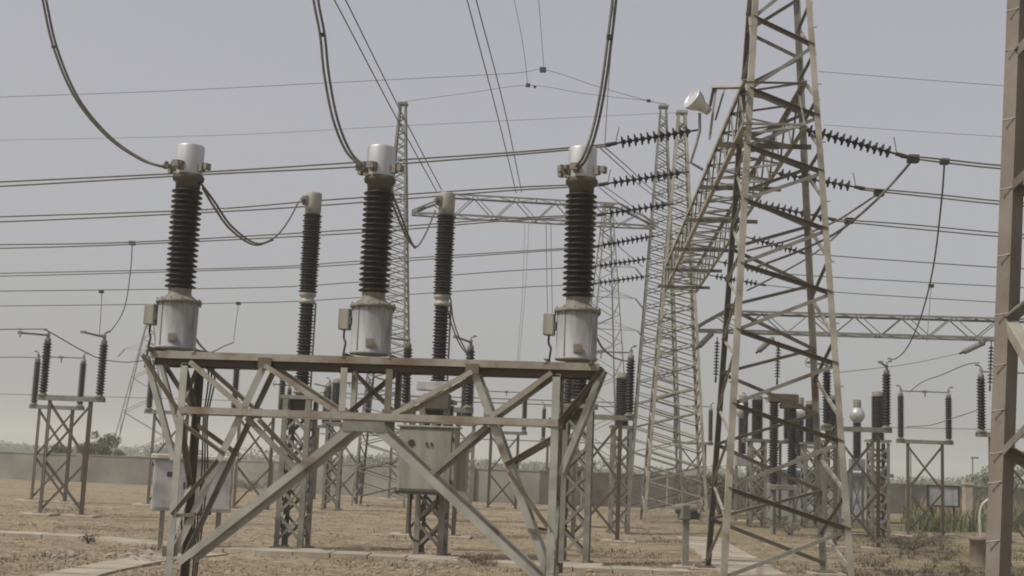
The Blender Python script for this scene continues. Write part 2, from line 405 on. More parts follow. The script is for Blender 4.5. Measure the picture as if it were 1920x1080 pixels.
def box_truss(name, p0, p1, wd, ht, n, label, cat, group, chord, br, m, taper=0, sep=True, m2=None):
    """box girder of angles; p0/p1 = centre of the bottom face at the two ends"""
    root = empty(name, (p0+p1)/2, label, cat, group); ax = (p1-p0); ax.z = 0; ax.normalize(); s = Vector((-ax.y, ax.x, 0)); m2 = m2 or m
    def P(t, a, b):       # a = -1/1 side, b = 0/1 bottom/top
        q = p0.lerp(p1, t); sc = 1.0
        if taper and (t < taper or t > 1-taper): sc = .15+.85*(min(t, 1-t)/taper)
        return q+s*(a*wd/2*(.6+.4*sc))+Vector((0, 0, ht*b*sc))
    for a in (-1, 1):
        for b_ in (0, 1):
            if taper:
                mb = MB()
                for t0, t1 in ((0, taper), (taper, 1-taper), (1-taper, 1)): mb.angle(P(t0, a, b_), P(t1, a, b_), chord, s*a+ZB*(2*b_-1))
                mb.build('chord', m, root)
            else: MB().angle(P(0, a, b_), P(1, a, b_), chord, s*a+ZB*(2*b_-1)).build('chord', m, root)
    faces = {'side': [], 'bottom': [], 'top': []}
    for i in range(n):
        t0, t1, tm = i/n, (i+1)/n, (i+.5)/n
        for a in (-1, 1):
            faces['side'] += [(P(t0, a, 0), P(tm, a, 1), s*a), (P(tm, a, 1), P(t1, a, 0), s*a)]
        for b_, nm in ((0, 'bottom'), (1, 'top')):
            u = ZB*(2*b_-1)
            faces[nm] += [(P(t0, -1, b_), P(tm, 1, b_), u), (P(tm, 1, b_)+u*-.012, P(t1, -1, b_)+u*-.012, u)]
            if i % 3 == 0: faces[nm] += [(P(t0, -1, b_)+u*-.024, P(t0, 1, b_)+u*-.024, u)]
    for nm, L in faces.items():
        if sep and nm == 'bottom':
            for p, q, u in L: MB().flat_angle(p, q, br, u).build('brace', m2, root)
        else:
            mb = MB()
            for p, q, u in L: mb.flat_angle(p, q, br*.85, u)
            mb.build(nm+'_lacing', m2, root)
    return root, P
g0 = at(1452, 232, 24.6); g1 = at(1276, 541, 48.6); g0.z = 8.95; g1.z = 8.95
girder, GP = box_truss('gantry_beam', g0, g1, 1.25, .95, 15, 'long rusty box lattice beam running back from the near tower to the far tower', 'gantry beam', 'lattice gantry beams', .10, .05, TAN, m2=STEEL)
for i, t in enumerate((.055, .225, .395, .59, .76, .93)):     # cross arms that carry the busbar strings
    a, c_ = GP(t, -1, 0), GP(t, 1, 0); d = (a-c_).normalized()
    MB().flat_angle(a+d*.35+Vector((0, 0, -.06)), c_-d*.35+Vector((0, 0, -.06)), .11, (0, -1, 0)).build('cross_arm', STEELD, girder)
# far tower T2 carries the other end, T3 and T5 carry the cross beam at the back
ct2 = gnd(1262, 979); ct2.z = 0
tower('lattice_tower', ct2, R(-3), 2.5, .32, 16.8, 'pale lattice tower at the far end of the long gantry beam', 'lattice tower', 'lattice towers of the switchyard', .115, .055, TAN, .26, xb=True)
ct3 = gnd(1226, 968); ct3.z = 0
tower('lattice_tower', ct3, R(-3), 2.4, .30, 18.7, 'slim grey lattice tower left of the far gantry tower, the higher of the two', 'lattice tower', 'lattice towers of the switchyard', .09, .045, GREY, .27, xb=True)
ct5 = gnd(716, 949); ct5.z = 0
tower('lattice_tower', ct5, R(-3), 2.3, .28, 18.1, 'slim grey lattice tower standing behind the middle current transformer', 'lattice tower', 'lattice towers of the switchyard', .09, .045, GREY, .27, xb=True)
def vat(ctr, z): return Vector((ctr.x, ctr.y, z))
b0 = at(772, 411, ct5.y-.6); b1 = at(1232, 419, ct3.y-.5); b0.z = b1.z = (b0.z+b1.z)/2
box_truss('gantry_beam', b0, b1, .9, .95, 6, 'distant lattice cross beam between the two slim towers behind the transformers', 'gantry beam', 'lattice gantry beams', .08, .045, GREY, taper=.16, sep=False)
b2 = at(1300, 622, 53); b3 = at(2010, 647, 51.5); b2.z = b3.z = 7.92
backbeam, BP = box_truss('gantry_beam', b2, b3, 1.0, .85, 8, 'low distant lattice beam crossing behind the large tower towards the right edge', 'gantry beam', 'lattice gantry beams', .09, .05, GREY, taper=.08, sep=False)
ctb = vat(b3, 0); tower('lattice_tower', ctb+Vector((.4, 0, 0)), R(-3), 2.3, .3, 15, 'grey lattice tower just outside the right edge holding the low beam', 'lattice tower', 'lattice towers of the switchyard', .13, .06, GREY, .45, sep=False)
# near right tower: only its left front leg and a few braces fall inside the picture
la = at(1872, 1080, 12.5); lb = at(1911, 0, 12.9); d = lb-la; la = la-d*(la.z/d.z); slope = d/d.z
ctr6 = la+Vector((1.2, -1.15, 0)); ctr6.z = 0
T6 = empty('lattice_tower', ctr6, 'close steel tower leg with pale face filling the right edge of the picture', 'lattice tower', 'lattice towers of the switchyard')
T6L = []
for sx_, sy_ in ((-1, 1), (1, 1), (1, -1), (-1, -1)):
    p = Vector((ctr6.x+sx_*1.2, ctr6.y+sy_*1.15, 0)); q = Vector((ctr6.x+sx_*.56, ctr6.y+sy_*.53, 11.3))
    if (sx_, sy_) == (-1, 1): p = Vector((la.x, la.y, 0)); q = p+slope*11.3
    T6L.append((p, q)); MB().angle(p, q, .165, (-.27, -.96, 0) if (sx_, sy_) == (-1, 1) else (sx_*.65, sy_, 0)).build('leg', MAST if (sx_, sy_) == (-1, 1) else STEELD, T6)
    pl = MB(); pl.box((p.x, p.y, .03), (.45, .45, .05)); pl.build('base_plate', RUSTY, T6)
    ft = MB(); ft.bevbox((p.x, p.y, -.02), (.8, .8, .09), .02); ft.build('footing', CONC, T6)
for py in (20, 95, 225, 355, 480, 590, 685, 770, 850, 905, 1015):
    p = on_line(*T6L[0], py); st = MB(); st.cyl(p+Vector((-.115, .0, -.01)), p+Vector((-.02, -.05, .012)), .007, 6); st.cyl(p+Vector((-.13, .0, -.01)), p+Vector((-.11, .0, -.01)), .014, 6); st.build('step_bolt', ZINC, T6)
def br6(i, ya, j, z2, wd, m):
    p = on_line(*T6L[i], ya); q = T6L[j][0].lerp(T6L[j][1], z2/11.3)
    nrm = (p+q)/2-ctr6; nrm.z = 0; MB().flat_angle(p+nrm.normalized()*.02, q+nrm.normalized()*.02, wd, nrm).build('brace', m, T6)
br6(0, 612, 3, 1.9, .13, TAN); br6(0, 600, 1, 5.2, .12, STEEL); br6(0, 98, 3, 6.6, .12, STEEL); br6(0, 98, 1, 7.9, .1, STEEL)
br6(0, 843, 1, 1.2, .12, RUSTY); br6(0, 850, 3, 3.2, .08, STEEL); br6(0, 350, 3, 5.3, .1, RUSTY); br6(0, 350, 1, 4.2, .09, STEEL)
for i in (1, 2):
    j = (i+1) % 4; nrm = (T6L[i][0]+T6L[j][0])/2-ctr6; nrm.z = 0; nrm.normalize()
    for k in range(7):
        a, c_ = (i, j) if k % 2 == 0 else (j, i)
        MB().flat_angle(T6L[a][0].lerp(T6L[a][1], .05+k*.13)+nrm*.01, T6L[c_][0].lerp(T6L[c_][1], .05+(k+1)*.13)+nrm*.01, .09, nrm).build('brace', STEEL, T6)

# flood light on the near end of the gantry beam
fl = at(1312, 196, 24.9)
FL = empty('floodlight', fl, 'silver bowl floodlight on the near left corner of the gantry beam', 'floodlight')
ax = Vector((-.80, -.35, .45)).normalized()
MB().lathe([(.03, -.26), (.085, -.25), (.10, -.14), (.12, -.05), (.20, .08), (.235, .20), (.245, .22), (.235, .235), (.215, .20), (.12, .02), (.05, -.05), (0.001, -.05)], fl, 22, ax).build('reflector', LAMPIN, FL)
MB().lathe([(.001, .205), (.215, .20)], fl, 22, ax).build('glass', SILVER, FL)
mb = MB(); e = GP(.0, 1, 1)
tl = at(1388, 162, 24.7)
mb = MB(); mb.angle(at(1335, 163, 24.9), tl, .09, (0, 0, 1)); mb.build('bracket', TAN, FL)
mb = MB(); mb.angle(at(1342, 165, 24.9), at(1330, 262, 24.9), .06, (-1, 0, 0)); mb.angle(at(1358, 168, 24.95), at(1341, 225, 24.95), .05, (-1, 0, 0)); mb.build('post', STEEL, FL)
mb = MB(); mb.tube([fl-ax*.2, fl-ax*.2+Vector((.06, 0, .1)), at(1338, 165, 24.9)], .03, 8); mb.build('yoke', DARK, FL)
mb = MB(); mb.tube([at(1312, 212, 24.9), at(1312, 245, 24.9), at(1305, 272, 24.9), at(1295, 305, 24.9), at(1318, 318, 24.95)], .03, 6); mb.build('conduit', STEEL, FL)

# ------------------------------------------------------------------ insulators
def shed_profile(z0, z1, n, rc, rs, alt=0.0):
    prof = [(rc, z0)]; st_ = (z1-z0)/n
    for i in range(n):
        z = z0+i*st_; r = rs-(alt if i % 2 else 0)
        prof += [(rc, z+st_*.12), (r*.97, z+st_*.34), (r, z+st_*.42), (r*.985, z+st_*.50), (rc*1.06, z+st_*.88)]
    prof.append((rc, z1)); return prof

# ------------------------------------------------------------------ current transformers and their support frame
ALPHA = R(7.7)
fc = at(692, 800, 18.78); FC = Vector((fc.x, fc.y, 0)); eu = Vector((math.cos(ALPHA), -math.sin(ALPHA), 0)); ev = Vector((math.sin(ALPHA), math.cos(ALPHA), 0))
def L(u, v, z): return FC+eu*u+ev*v+Vector((0, 0, z))
frame = empty('support_frame', FC, 'rusty steel trestle frame in the foreground under the three grey current transformers', 'steel frame')
for v in (-.31, .31):
    nrm = -ev if v < 0 else ev; dm = 1 if v < 0 else -1
    tbm = MB().channel(L(-3.36, v, 3.44), L(3.40, v, 3.44), .105, .10, nrm).build('top_beam', LITBEAM, frame); MB().channel(L(-3.30, v+.055*dm, 3.335), L(3.34, v+.055*dm, 3.335), .10, .05, nrm).build('lower_flange', RUSTSHADE, tbm)  # recessed lower band, its shade put into the dark material
    MB().channel(L(-2.80, v-.05*dm, 2.62), L(2.84, v-.05*dm, 2.62), .10, .065, nrm).build('middle_beam', LITBEAM, frame)
    for u in (-2.82, 2.82):
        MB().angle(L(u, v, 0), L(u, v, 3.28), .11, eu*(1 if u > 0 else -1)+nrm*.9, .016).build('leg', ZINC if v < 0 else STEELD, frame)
        pl = MB(); pl.box(L(u, v, .03), (.36, .36, .04), -ALPHA); pl.build('base_plate', RUSTY, frame)
    for sgn in (-1, 1):
        o = nrm*.02; o2 = nrm*-.03
        def brace(u0, z0, u1, z1, wd, m=STEEL, off=None, double=False, lg=1):
            off = o if off is None else off
            p_, q_ = L(sgn*u0, v, z0)+off, L(sgn*u1, v, z1)+off
            if double:
                k_ = (q_-p_).normalized().cross(nrm)*wd*.36
                if k_.z < 0: k_ = -k_
                MB().flat_angle(p_+k_, q_+k_, wd*.42, nrm, .010).build('brace', m, frame)
                MB().flat_angle(p_-k_, q_-k_, wd*.50, nrm, .010, leg=-.7).build('brace', m, frame)
            else: MB().flat_angle(p_, q_, wd, nrm, .012, leg=lg).build('brace', m, frame)
        brace(.10, 2.52, 2.66, .40, .105, ZINC)                 # long lower diagonal
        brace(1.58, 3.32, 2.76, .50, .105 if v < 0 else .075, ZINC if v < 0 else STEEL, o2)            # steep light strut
        brace(2.72, 3.34, 1.86, 2.68, .07, LITBEAM)               # upper panels
        brace(1.56, 3.32, .42, 2.66, .07, LITBEAM)
        brace(3.46, 3.42, 2.86, 2.64, .065, STEELD, lg=-.8)               # knees under the overhang
        brace(3.44, 3.40, 2.88, 1.88, .085, ZINC, o2)
        brace(1.80, 2.54, .98, 1.80, .075, STEEL, o2)
        brace(2.78, 2.42, 2.10, 2.0, .065, RUSTY, o2, lg=-.8)
        if v < 0: brace(2.16, 1.90, 2.80, 1.08, .06, RUSTY, lg=-.8)
        brace(2.46, 1.10, 2.82, 1.06, .055, RUSTY)
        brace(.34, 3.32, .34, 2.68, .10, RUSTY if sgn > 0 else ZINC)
        for (gu, gz) in ((1.86, 2.63), (1.56, 3.36), (.36, 2.66), (2.80, 2.62), (2.82, .55)):
            gq = MB(); gq.box(L(sgn*gu, v, gz)+nrm*.012, (.20, .01, .15), -ALPHA); gq.build('gusset_plate', RUSTY, frame)
    gp_ = MB(); gp_.box(L(0, v+(-.03 if v < 0 else .03), 2.50), (.62, .012, .20), -ALPHA); gp_.build('gusset_plate', STEEL, frame)
for u in (-3.3, -2.65, -.34, .34, 2.65, 3.3):
    MB().channel(L(u, -.50 if abs(u) > 3 else -.32, 3.505), L(u, .36, 3.505), .07, .05, eu).build('cross_rail', RUSTY, frame)
for u in (-2.82, 2.82):                                         # side bracing of the two ends
    sg = eu*(1 if u > 0 else -1)
    for z0, z1, a, c_ in ((.5, 1.5, -.31, .31), (1.5, 2.55, .31, -.31), (2.6, 3.3, -.31, .31), (2.6, 3.3, .31, -.31)):
        MB().flat_angle(L(u, a, z0)+sg*.03, L(u, c_, z1)+sg*.03, .08, sg).build('brace', STEEL if z0 < 2 else RUSTY, frame)
for a, c_ in ((-.34, .34), (.34, -.34)):
    MB().flat_angle(L(a, .2, 2.7), L(c_, .2, 3.3), .07, ev).build('brace', RUSTY, frame)
for u in (-2.82, 2.82):
    ft = MB(); ft.bevbox(L(u, 0, -.02), (.8, 1.5, .1), .02, -ALPHA); ft.build('footing', CONC, frame)

def make_ct():
    root = empty('current_transformer', (0, 0, 0), 'x', 'current transformer', 'grey current transformers on the front frame')
    t = MB(); t.lathe([(.30, 0), (.315, .01), (.315, .03), (.298, .045), (.302, .66), (.302, .70)], n=32)
    for a in (0.9, 2.6, 4.2, 5.6):      # stiffening ribs on the tank
        t.box((.303*math.cos(a), .303*math.sin(a), .36), (.02, .02, .62), a)
    t.build('tank', TANK, root)
    MB().lathe([(.335, .70), (.345, .705), (.345, .74), (.335, .75), (.25, .785), (.19, .83), (.175, .86), (.175, .93)], n=32).build('tank_lid', FLANGE, root)
    for i in range(12):
        a = i*math.pi/6; MB().cyl((.325*math.cos(a), .325*math.sin(a), .67), (.325*math.cos(a), .325*math.sin(a), .775), .013, 6).build('bolt', FLANGE, root)
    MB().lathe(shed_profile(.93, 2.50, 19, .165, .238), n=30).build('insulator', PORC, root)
    MB().lathe([(.17, 2.50), (.185, 2.505), (.19, 2.60), (.235, 2.63), (.245, 2.68), (.22, 2.72)], n=28).build('neck_flange', STEELD, root)
    MB().lathe([(.21, 2.72), (.214, 2.74), (.214, 3.16), (.205, 3.185), (.17, 3.20), (.10, 3.215), (.001, 3.22)], n=32).build('head', SILVER, root)
    for a in (R(215), R(258), R(160), R(-20)):
        c_ = Vector((math.cos(a), math.sin(a), 0)); p = c_*.21+Vector((0, 0, 2.83))
        tm = MB(); tm.box(p+c_*.03, (.10, .09, .13), a); tm.cyl(p, p+c_*.17, .028, 10); tm.box(p+c_*.15, (.055, .11, .10), a); tm.build('terminal', FLANGE, root)
    tb_ = MB(); tb_.bevbox((-.405, -.06, .52), (.16, .20, .32), .012); tb_.box((-.33, -.06, .50), (.06, .12, .12)); bx = tb_.build('terminal_box', CAB, root)
    MB().tube(smooth([Vector(q) for q in ((-.405, -.06, .36), (-.40, -.08, .24), (-.36, -.12, .16), (-.37, -.14, .04), (-.40, -.15, -.3))], 5), .018, 6).build('cable', DARK, bx)
    np_ = MB(); np_.box((.06, -.305, .16), (.13, .012, .12)); np_.build('nameplate', FLANGE, root)
    return root
ct = make_ct()
CTS = []
cbl = MB()
for k in range(3): cbl.tube(smooth([L(-2.72+k*.035, .36, 3.5), L(-2.66+k*.05, .34, 3.1), L(-2.70+k*.03, .36, 2.5), L(-2.66+k*.045, .34, 1.6), L(-2.70+k*.03, .36, 0)], 5), .014, 6)
cbl.build('cable_bundle', DARK, frame)
for i, (u, nm) in enumerate(((-3.09, 'x'), (-.04, 'middle current transformer on the front frame, brown porcelain over grey tank'), (3.04, 'right current transformer of the front frame, cable rising from its head'))):
    o = ct if i == 0 else copy_tree(ct); o['label'] = nm; o.location = L(u, 0, 3.545); o.rotation_euler.z = -ALPHA+(0, .0, -.05)[i]; CTS.append(o)
CTS[0]['label'] = 'left current transformer on the front frame, cable sweeping up left'

# ------------------------------------------------------------------ circuit breaker poles behind
def lattice_col(root, wd, z1, m, lw=.10, bw=.06, n=5):
    h = wd/2; cs = [(-h, -h), (h, -h), (h, h), (-h, h)]
    for x, y in cs:
        MB().angle((x, y, 0), (x, y, z1), lw, (x, y, 0)).build('leg', m, root)
        p = MB(); p.box((x, y, .02), (.2, .2, .03)); p.build('base_plate', RUSTY, root)
    for i in range(4):
        a, c_ = cs[i], cs[(i+1) % 4]; nrm = Vector(((a[0]+c_[0]), (a[1]+c_[1]), 0)).normalized()
        for k in range(n):
            p, q = (a, c_) if k % 2 == 0 else (c_, a); z0 = .15+k*(z1-.3)/n; z2 = .15+(k+1)*(z1-.3)/n
            MB().flat_angle(Vector((*p, z0))+nrm*.01, Vector((*q, z2))+nrm*.01, bw, nrm).build('brace', m, root)
            if k < n and n < 7: MB().flat_angle(Vector((*q, z0))+nrm*.02, Vector((*p, z2))+nrm*.02, bw, nrm).build('brace', m, root)
def make_pole(zp=3.25):
    root = empty('circuit_breaker_pole', (0, 0, 0), 'x', 'circuit breaker', 'tall twin stack circuit breaker poles')
    lattice_col(root, .58, zp, STEEL, .12, .06, 5)
    b_ = MB(); b_.box((0, 0, zp+.06), (.78, .62, .09)); b_.build('top_plate', STEEL, root)
    MB().lathe([(.13, zp+.10), (.13, zp+.14), (.19, zp+.15), (.19, zp+.21), (.15, zp+.22)], n=20).build('base_flange', FLANGE, root)
    MB().lathe(shed_profile(zp+.22, 5.43, 28, .125, .185, .02), n=24).build('support_insulator', PORC2, root)
    MB().lathe([(.15, 5.43), (.185, 5.44), (.185, 5.51), (.15, 5.53), (.15, 5.59), (.19, 5.61), (.19, 5.68), (.16, 5.69)], n=24).build('middle_flange', HEADG, root)
    MB().lathe(shed_profile(5.69, 7.50, 29, .155, .222, .02), n=24).build('interrupter_insulator', PORC2, root)
    MB().lathe([(.16, 7.50), (.18, 7.51), (.185, 7.97), (.17, 8.0), (.001, 8.02)], n=24).build('head', HEADG, root)
    t = MB(); t.box((-.15, -.13, 7.8), (.12, .12, .20)); t.cyl((-.12, -.12, 7.8), (-.22, -.24, 7.8), .05, 10); t.cyl((-.05, -.17, 7.6), (-.05, -.22, 7.6), .03, 8); t.build('terminal', RUSTY, root)
    rd = MB(); rd.cyl((.20, 0, zp+.1), (.20, 0, 5.45), .022, 8); rd.build('drive_rod', STEEL, root)
    mc = MB(); mc.bevbox((0, 0, zp-.10), (.40, .36, .26), .015); mc.build('drive_housing', DARK, root)
    return root
pole = make_pole()
pl_lab = ['tall twin stack breaker pole between the left and middle current transformers', 'tall twin stack breaker pole rising behind the control cabinet', 'breaker pole almost hidden behind the right hand current transformer']
for i, (px, py) in enumerate(((543, 1029), (805, 1043), (1078, 1057))):
    o = pole if i == 0 else copy_tree(pole); p = gnd(px, py); o.location = (p.x, p.y+.3, 0); o.rotation_euler.z = -ALPHA; o['label'] = pl_lab[i]
for i, (px, py) in enumerate(((543, 1034), (805, 1048), (1078, 1062))):
    p = gnd(px, py); ft = MB(); ft.bevbox((p.x, p.y+.3, -.015), (1.15, 1.1, .09), .02, -ALPHA)
    tag(ft.build('footing_pad', CONC), 'low concrete pad under the '+('left', 'middle', 'right')[i]+' tall breaker pole', 'concrete pad', 'concrete footing pads')

# control cabinet on the middle pole
cp = gnd(805, 1043); cb = Vector((cp.x, cp.y-.45, 0)); CB = empty('control_cabinet', cb+Vector((0, 0, 1.35)), 'beige steel control cabinet with round gauge hanging on the middle breaker pedestal', 'cabinet')
p0 = at(803, 862, cb.y); cx, cz = p0.x, p0.z
W_, H_, D_ = 1.22, 1.34, .42; rz = -ALPHA; e1 = Vector((math.cos(rz), math.sin(rz), 0)); e2 = Vector((-e1.y, e1.x, 0)); cc = Vector((cx, cb.y, cz))
MB().bevbox(cc, (W_, D_, H_), .012, rz).build('case', CAB, CB)
MB().bevbox(cc-e2*(D_/2+.012)-e1*.03, (W_-.12, .024, H_-.10), .006, rz).build('door', CAB, CB)
mb = MB(); mb.bevbox(cc+Vector((0, 0, H_/2+.025)), (W_+.10, D_+.12, .045), .01, rz); mb.build('roof', CAB, CB)
fz = cc-e2*(D_/2+.024)
mb = MB(); q = fz+e1*-.33+Vector((0, 0, .34)); mb.cyl(q, q-e2*.02, .072, 20); mb.build('gauge', DARK, CB)
for dx in (-.0, .10):
    mb = MB(); q = fz+e1*dx+Vector((0, 0, .33)); mb.cyl(q, q-e2*.025, .022, 10); mb.box(q-e2*.02, (.03, .03, .07), rz); mb.build('handle', DARK, CB)
for hz_ in (-.45, 0, .45): MB().box(cc-e2*(D_/2+.02)+e1*(W_/2-.06)+Vector((0, 0, hz_)), (.03, .03, .10), rz).build('hinge', DARK, CB)
MB().box(cc-e2*(D_/2-.01)+Vector((0, 0, -H_/2-.03)), (W_+.06, .06, .06), rz).build('bottom_rail', DARK, CB)
mb = MB(); mb.box(fz+e1*.05+Vector((0, 0, .26)), (.09, .006, .04), rz); mb.build('nameplate', FLANGE, CB)
mb = MB(); mb.tube(smooth([cc+e1*-.33+Vector((0, 0, -H_/2)), cc+e1*-.33+Vector((0, 0, -H_/2-.75)), cc+e1*-.27+Vector((0, 0, -H_/2-.98)), cc+e1*-.13+Vector((0, 0, -H_/2-1.05))], 5), .028, 8)
mb.tube([cc+e1*.22+e2*.1+Vector((0, 0, -H_/2)), cc+e1*.22+e2*.1+Vector((0, 0, -H_/2-.35))], .03, 8); mb.build('conduit', DARK, CB)
mb = MB(); mb.bevbox(cc+e1*.62+e2*.38+Vector((0, 0, -.16)), (.34, .30, .95), .012, rz); mb.build('side_box', CAB, CB)
# mechanism boxes seen above it between the beams
mq = at(815, 730, cb.y+.5)
MBX = empty('mechanism_box', mq, 'small pale mechanism box on the middle breaker pedestal above the cabinet', 'mechanism box')
MB().bevbox(mq+Vector((0, -.3, .05)), (.72, .30, .20), .015, rz).build('case', CABW, MBX)
MB().bevbox(mq+Vector((.12, -.28, -.28)), (.50, .28, .34), .02, rz).build('drive_unit', STEELD, MBX)

# left marshalling cabinet
lc = at(362, 905, 27.0); LC = empty('marshalling_cabinet', (lc.x, lc.y, 0), 'pale grey free standing cabinet with white roof behind the left legs of the frame', 'cabinet')
zc0, zc1 = at(362, 958, 27).z, at(362, 862, 27).z; zc = (zc0+zc1)/2; hh = zc1-zc0; rl = R(14)
f1 = Vector((math.cos(rl), math.sin(rl), 0)); f2 = Vector((-f1.y, f1.x, 0))
MB().bevbox((lc.x, lc.y, zc), (1.62, .75, hh), .015, rl).build('case', CABW, LC)
MB().bevbox((lc.x, lc.y, zc1+.05), (1.76, .9, .10), .02, rl).build('roof', CABTOP, LC)
for k in (-1, 1):
    mb = MB(); q = Vector((lc.x, lc.y, zc))-f2*.385+f1*.40*k; mb.bevbox(q, (.74, .02, hh-.12), .006, rl); dr = mb.build('door', CABW, LC)
    mb = MB(); mb.box(q-f2*.02+f1*.22*-k, (.03, .03, .14), rl); mb.build('handle', DARK, dr)
mb = MB(); mb.box(Vector((lc.x, lc.y, zc+.22))-f2*.40-f1*.45, (.18, .01, .1), rl); mb.build('nameplate', DARK, LC)
for a in (-1, 1):
    for c_ in (-1, 1):
        q = Vector((lc.x, lc.y, 0))+f1*.6*a+f2*.3*c_; MB().angle(q, q+Vector((0, 0, zc0)), .09, f1*a+f2*c_).build('leg', STEEL, LC)
mb = MB(); q = Vector((lc.x, lc.y, 0))-f1*.2-f2*.25
for a in range(4): mb.tube(smooth([q+f1*a*.13+Vector((0, 0, zc0)), q+f1*(a*.13+.03)+Vector((0, 0, zc0-.3)), q+f1*(.1+a*.05)+Vector((0, 0, .0))], 4), .025, 6)
mb.build('cable', DARK, LC)

# junction box on a post right of centre
jp = gnd(1282, 1064); J = empty('junction_post', (jp.x, jp.y, 0), 'dark junction box with round drum on a short post by the large tower', 'junction box')
MB().angle(jp, (jp.x, jp.y, 1.0), .13, (-1, -1, 0)).build('post', STEEL, J)
MB().bevbox((jp.x, jp.y-.05, 1.16), (.26, .22, .34), .03, .3).build('box', DARK if False else GREY, J)
MB().cyl((jp.x-.22, jp.y-.05, 1.22), (jp.x+.25, jp.y-.05, 1.24), .10, 14).build('drum', GREY, J)
MB().box((jp.x+.20, jp.y-.08, 1.08), (.2, .12, .14)).build('handle', DARK, J)
MB().bevbox((jp.x, jp.y, .0), (.45, .45, .08), .02).build('footing', CONC, J)

# pipe stub at the foot of the right tower
pp = gnd(1838, 1063); PS = empty('pipe_stub', (pp.x, pp.y, 0), 'pale tan upright duct with bent pale pipe beside the close tower leg', 'pipe')
zt = .72
MB().lathe([(.24, 0), (.235, zt-.1), (.27, zt-.09), (.27, zt), (.20, zt+.01), (.19, zt-.03)], (pp.x, pp.y, 0), 20).build('duct', BRICK, PS)
MB().tube(smooth([Vector((pp.x+.03, pp.y, zt-.1)), Vector((pp.x+.0, pp.y, zt+.45)), Vector((pp.x+.06, pp.y, zt+.75)), Vector((pp.x+.24, pp.y, zt+.93))], 6), .035, 8).build('bent_pipe', CABTOP, PS)
MB().angle((pp.x+.34, pp.y, 0), (pp.x+.36, pp.y, .95), .09, (-1, -1, 0)).build('post', BRICK, PS)

# ------------------------------------------------------------------ disconnectors
def make_disc(opened):
    root = empty('disconnector', (0, 0, 0), 'x', 'disconnector', 'two post disconnectors on steel legs')
    S2, LG, ZT = .875, .65, 3.40
    for s_ in (-1, 1):
        MB().angle((s_*LG, 0, 0), (s_*LG, 0, ZT), .12, (s_, -.6, 0), .02).build('leg', STEELD, root)
        MB().box((s_*LG, 0, .03), (.34, .3, .05)).build('base_plate', RUSTY, root)
        MB().bevbox((s_*LG, 0, -.02), (.95, .8, .12), .02).build('footing', CONC, root)
    for a, c_ in ((-1, 1), (1, -1)):
        o = .01*a
        MB().flat_angle((a*LG, o, ZT-.08), (c_*LG, o, 1.65), .07, (0, -1, 0)).build('brace', STEELD, root)
        MB().flat_angle((a*LG, o, 1.60), (c_*LG, o, .12), .07, (0, -1, 0)).build('brace', STEELD, root)
    MB().channel((-S2-.15, -.08, ZT+.05), (S2+.15, -.08, ZT+.05), .14, .07, (0, -1, 0)).build('beam', STEEL, root)
    MB().channel((-S2-.15, .10, ZT+.05), (S2+.15, .10, ZT+.05), .14, .07, (0, 1, 0)).build('beam', STEEL, root)
    mb = MB(); mb.cyl((-LG+.1, -.14, ZT-.3), (-LG+.1, -.14, .9), .02, 6); mb.build('drive_rod', STEEL, root)
    for s_ in (-1, 1):
        x = s_*S2
        MB().lathe([(.14, ZT+.12), (.14, ZT+.16), (.09, ZT+.17), (.09, ZT+.22)], (x, 0, 0), 14).build('rotating_base', FLANGE, root)
        ins = MB().lathe(shed_profile(ZT+.22, ZT+1.72, 17, .085, .135), (x, 0, 0), 16).build('insulator', PORC2, root)
        MB().lathe([(.085, ZT+1.72), (.095, ZT+1.73), (.09, ZT+1.84), (.05, ZT+1.86), (.05, ZT+2.0)], (x, 0, 0), 14).build('cap', FLANGE, root)
        mb = MB(); ztp = ZT+1.94
        if opened:
            d = Vector((-.62, -.55, .0)) if s_ < 0 else Vector((-.35, -.78, .06))
            mb.cyl((x, 0, ztp), Vector((x, 0, ztp))+d, .032, 8); e_ = Vector((x, 0, ztp))+d; mb.box(e_, (.12, .12, .07))
            mb.build('blade_arm', GREY, root)
            if s_ < 0:
                ring = MB(); c0 = e_; u_ = Vector((.6, -.8, 0)).normalized()
                ring.tube([c0+(u_*math.cos(t*math.pi/8)+ZB*math.sin(t*math.pi/8))*.14 for t in range(17)], .012, 6); ring.build('corona_ring', GREY, root)
        else:
            mb.cyl((x, 0, ztp-.02), (-s_*.0, 0, ztp-.02), .024, 8)
            if s_ < 0: mb.box((0, 0, ztp-.02), (.16, .05, .10)); mb.box((0.02, 0, ztp-.1), (.04, .04, .24))
            mb.build('blade_arm', GREY, root)
        tp = MB(); tp.tube([(x, 0, ztp-.05), (x, 0, ztp+.12), (x+.10*s_, 0, ztp+.17)], .022, 6); tp.box((x+.11*s_, 0, ztp+.17), (.10, .06, .05)); tp.build('terminal', GREY, root)
    return root
disc = {True: make_disc(True), False: make_disc(False)}; used = {True: False, False: False}
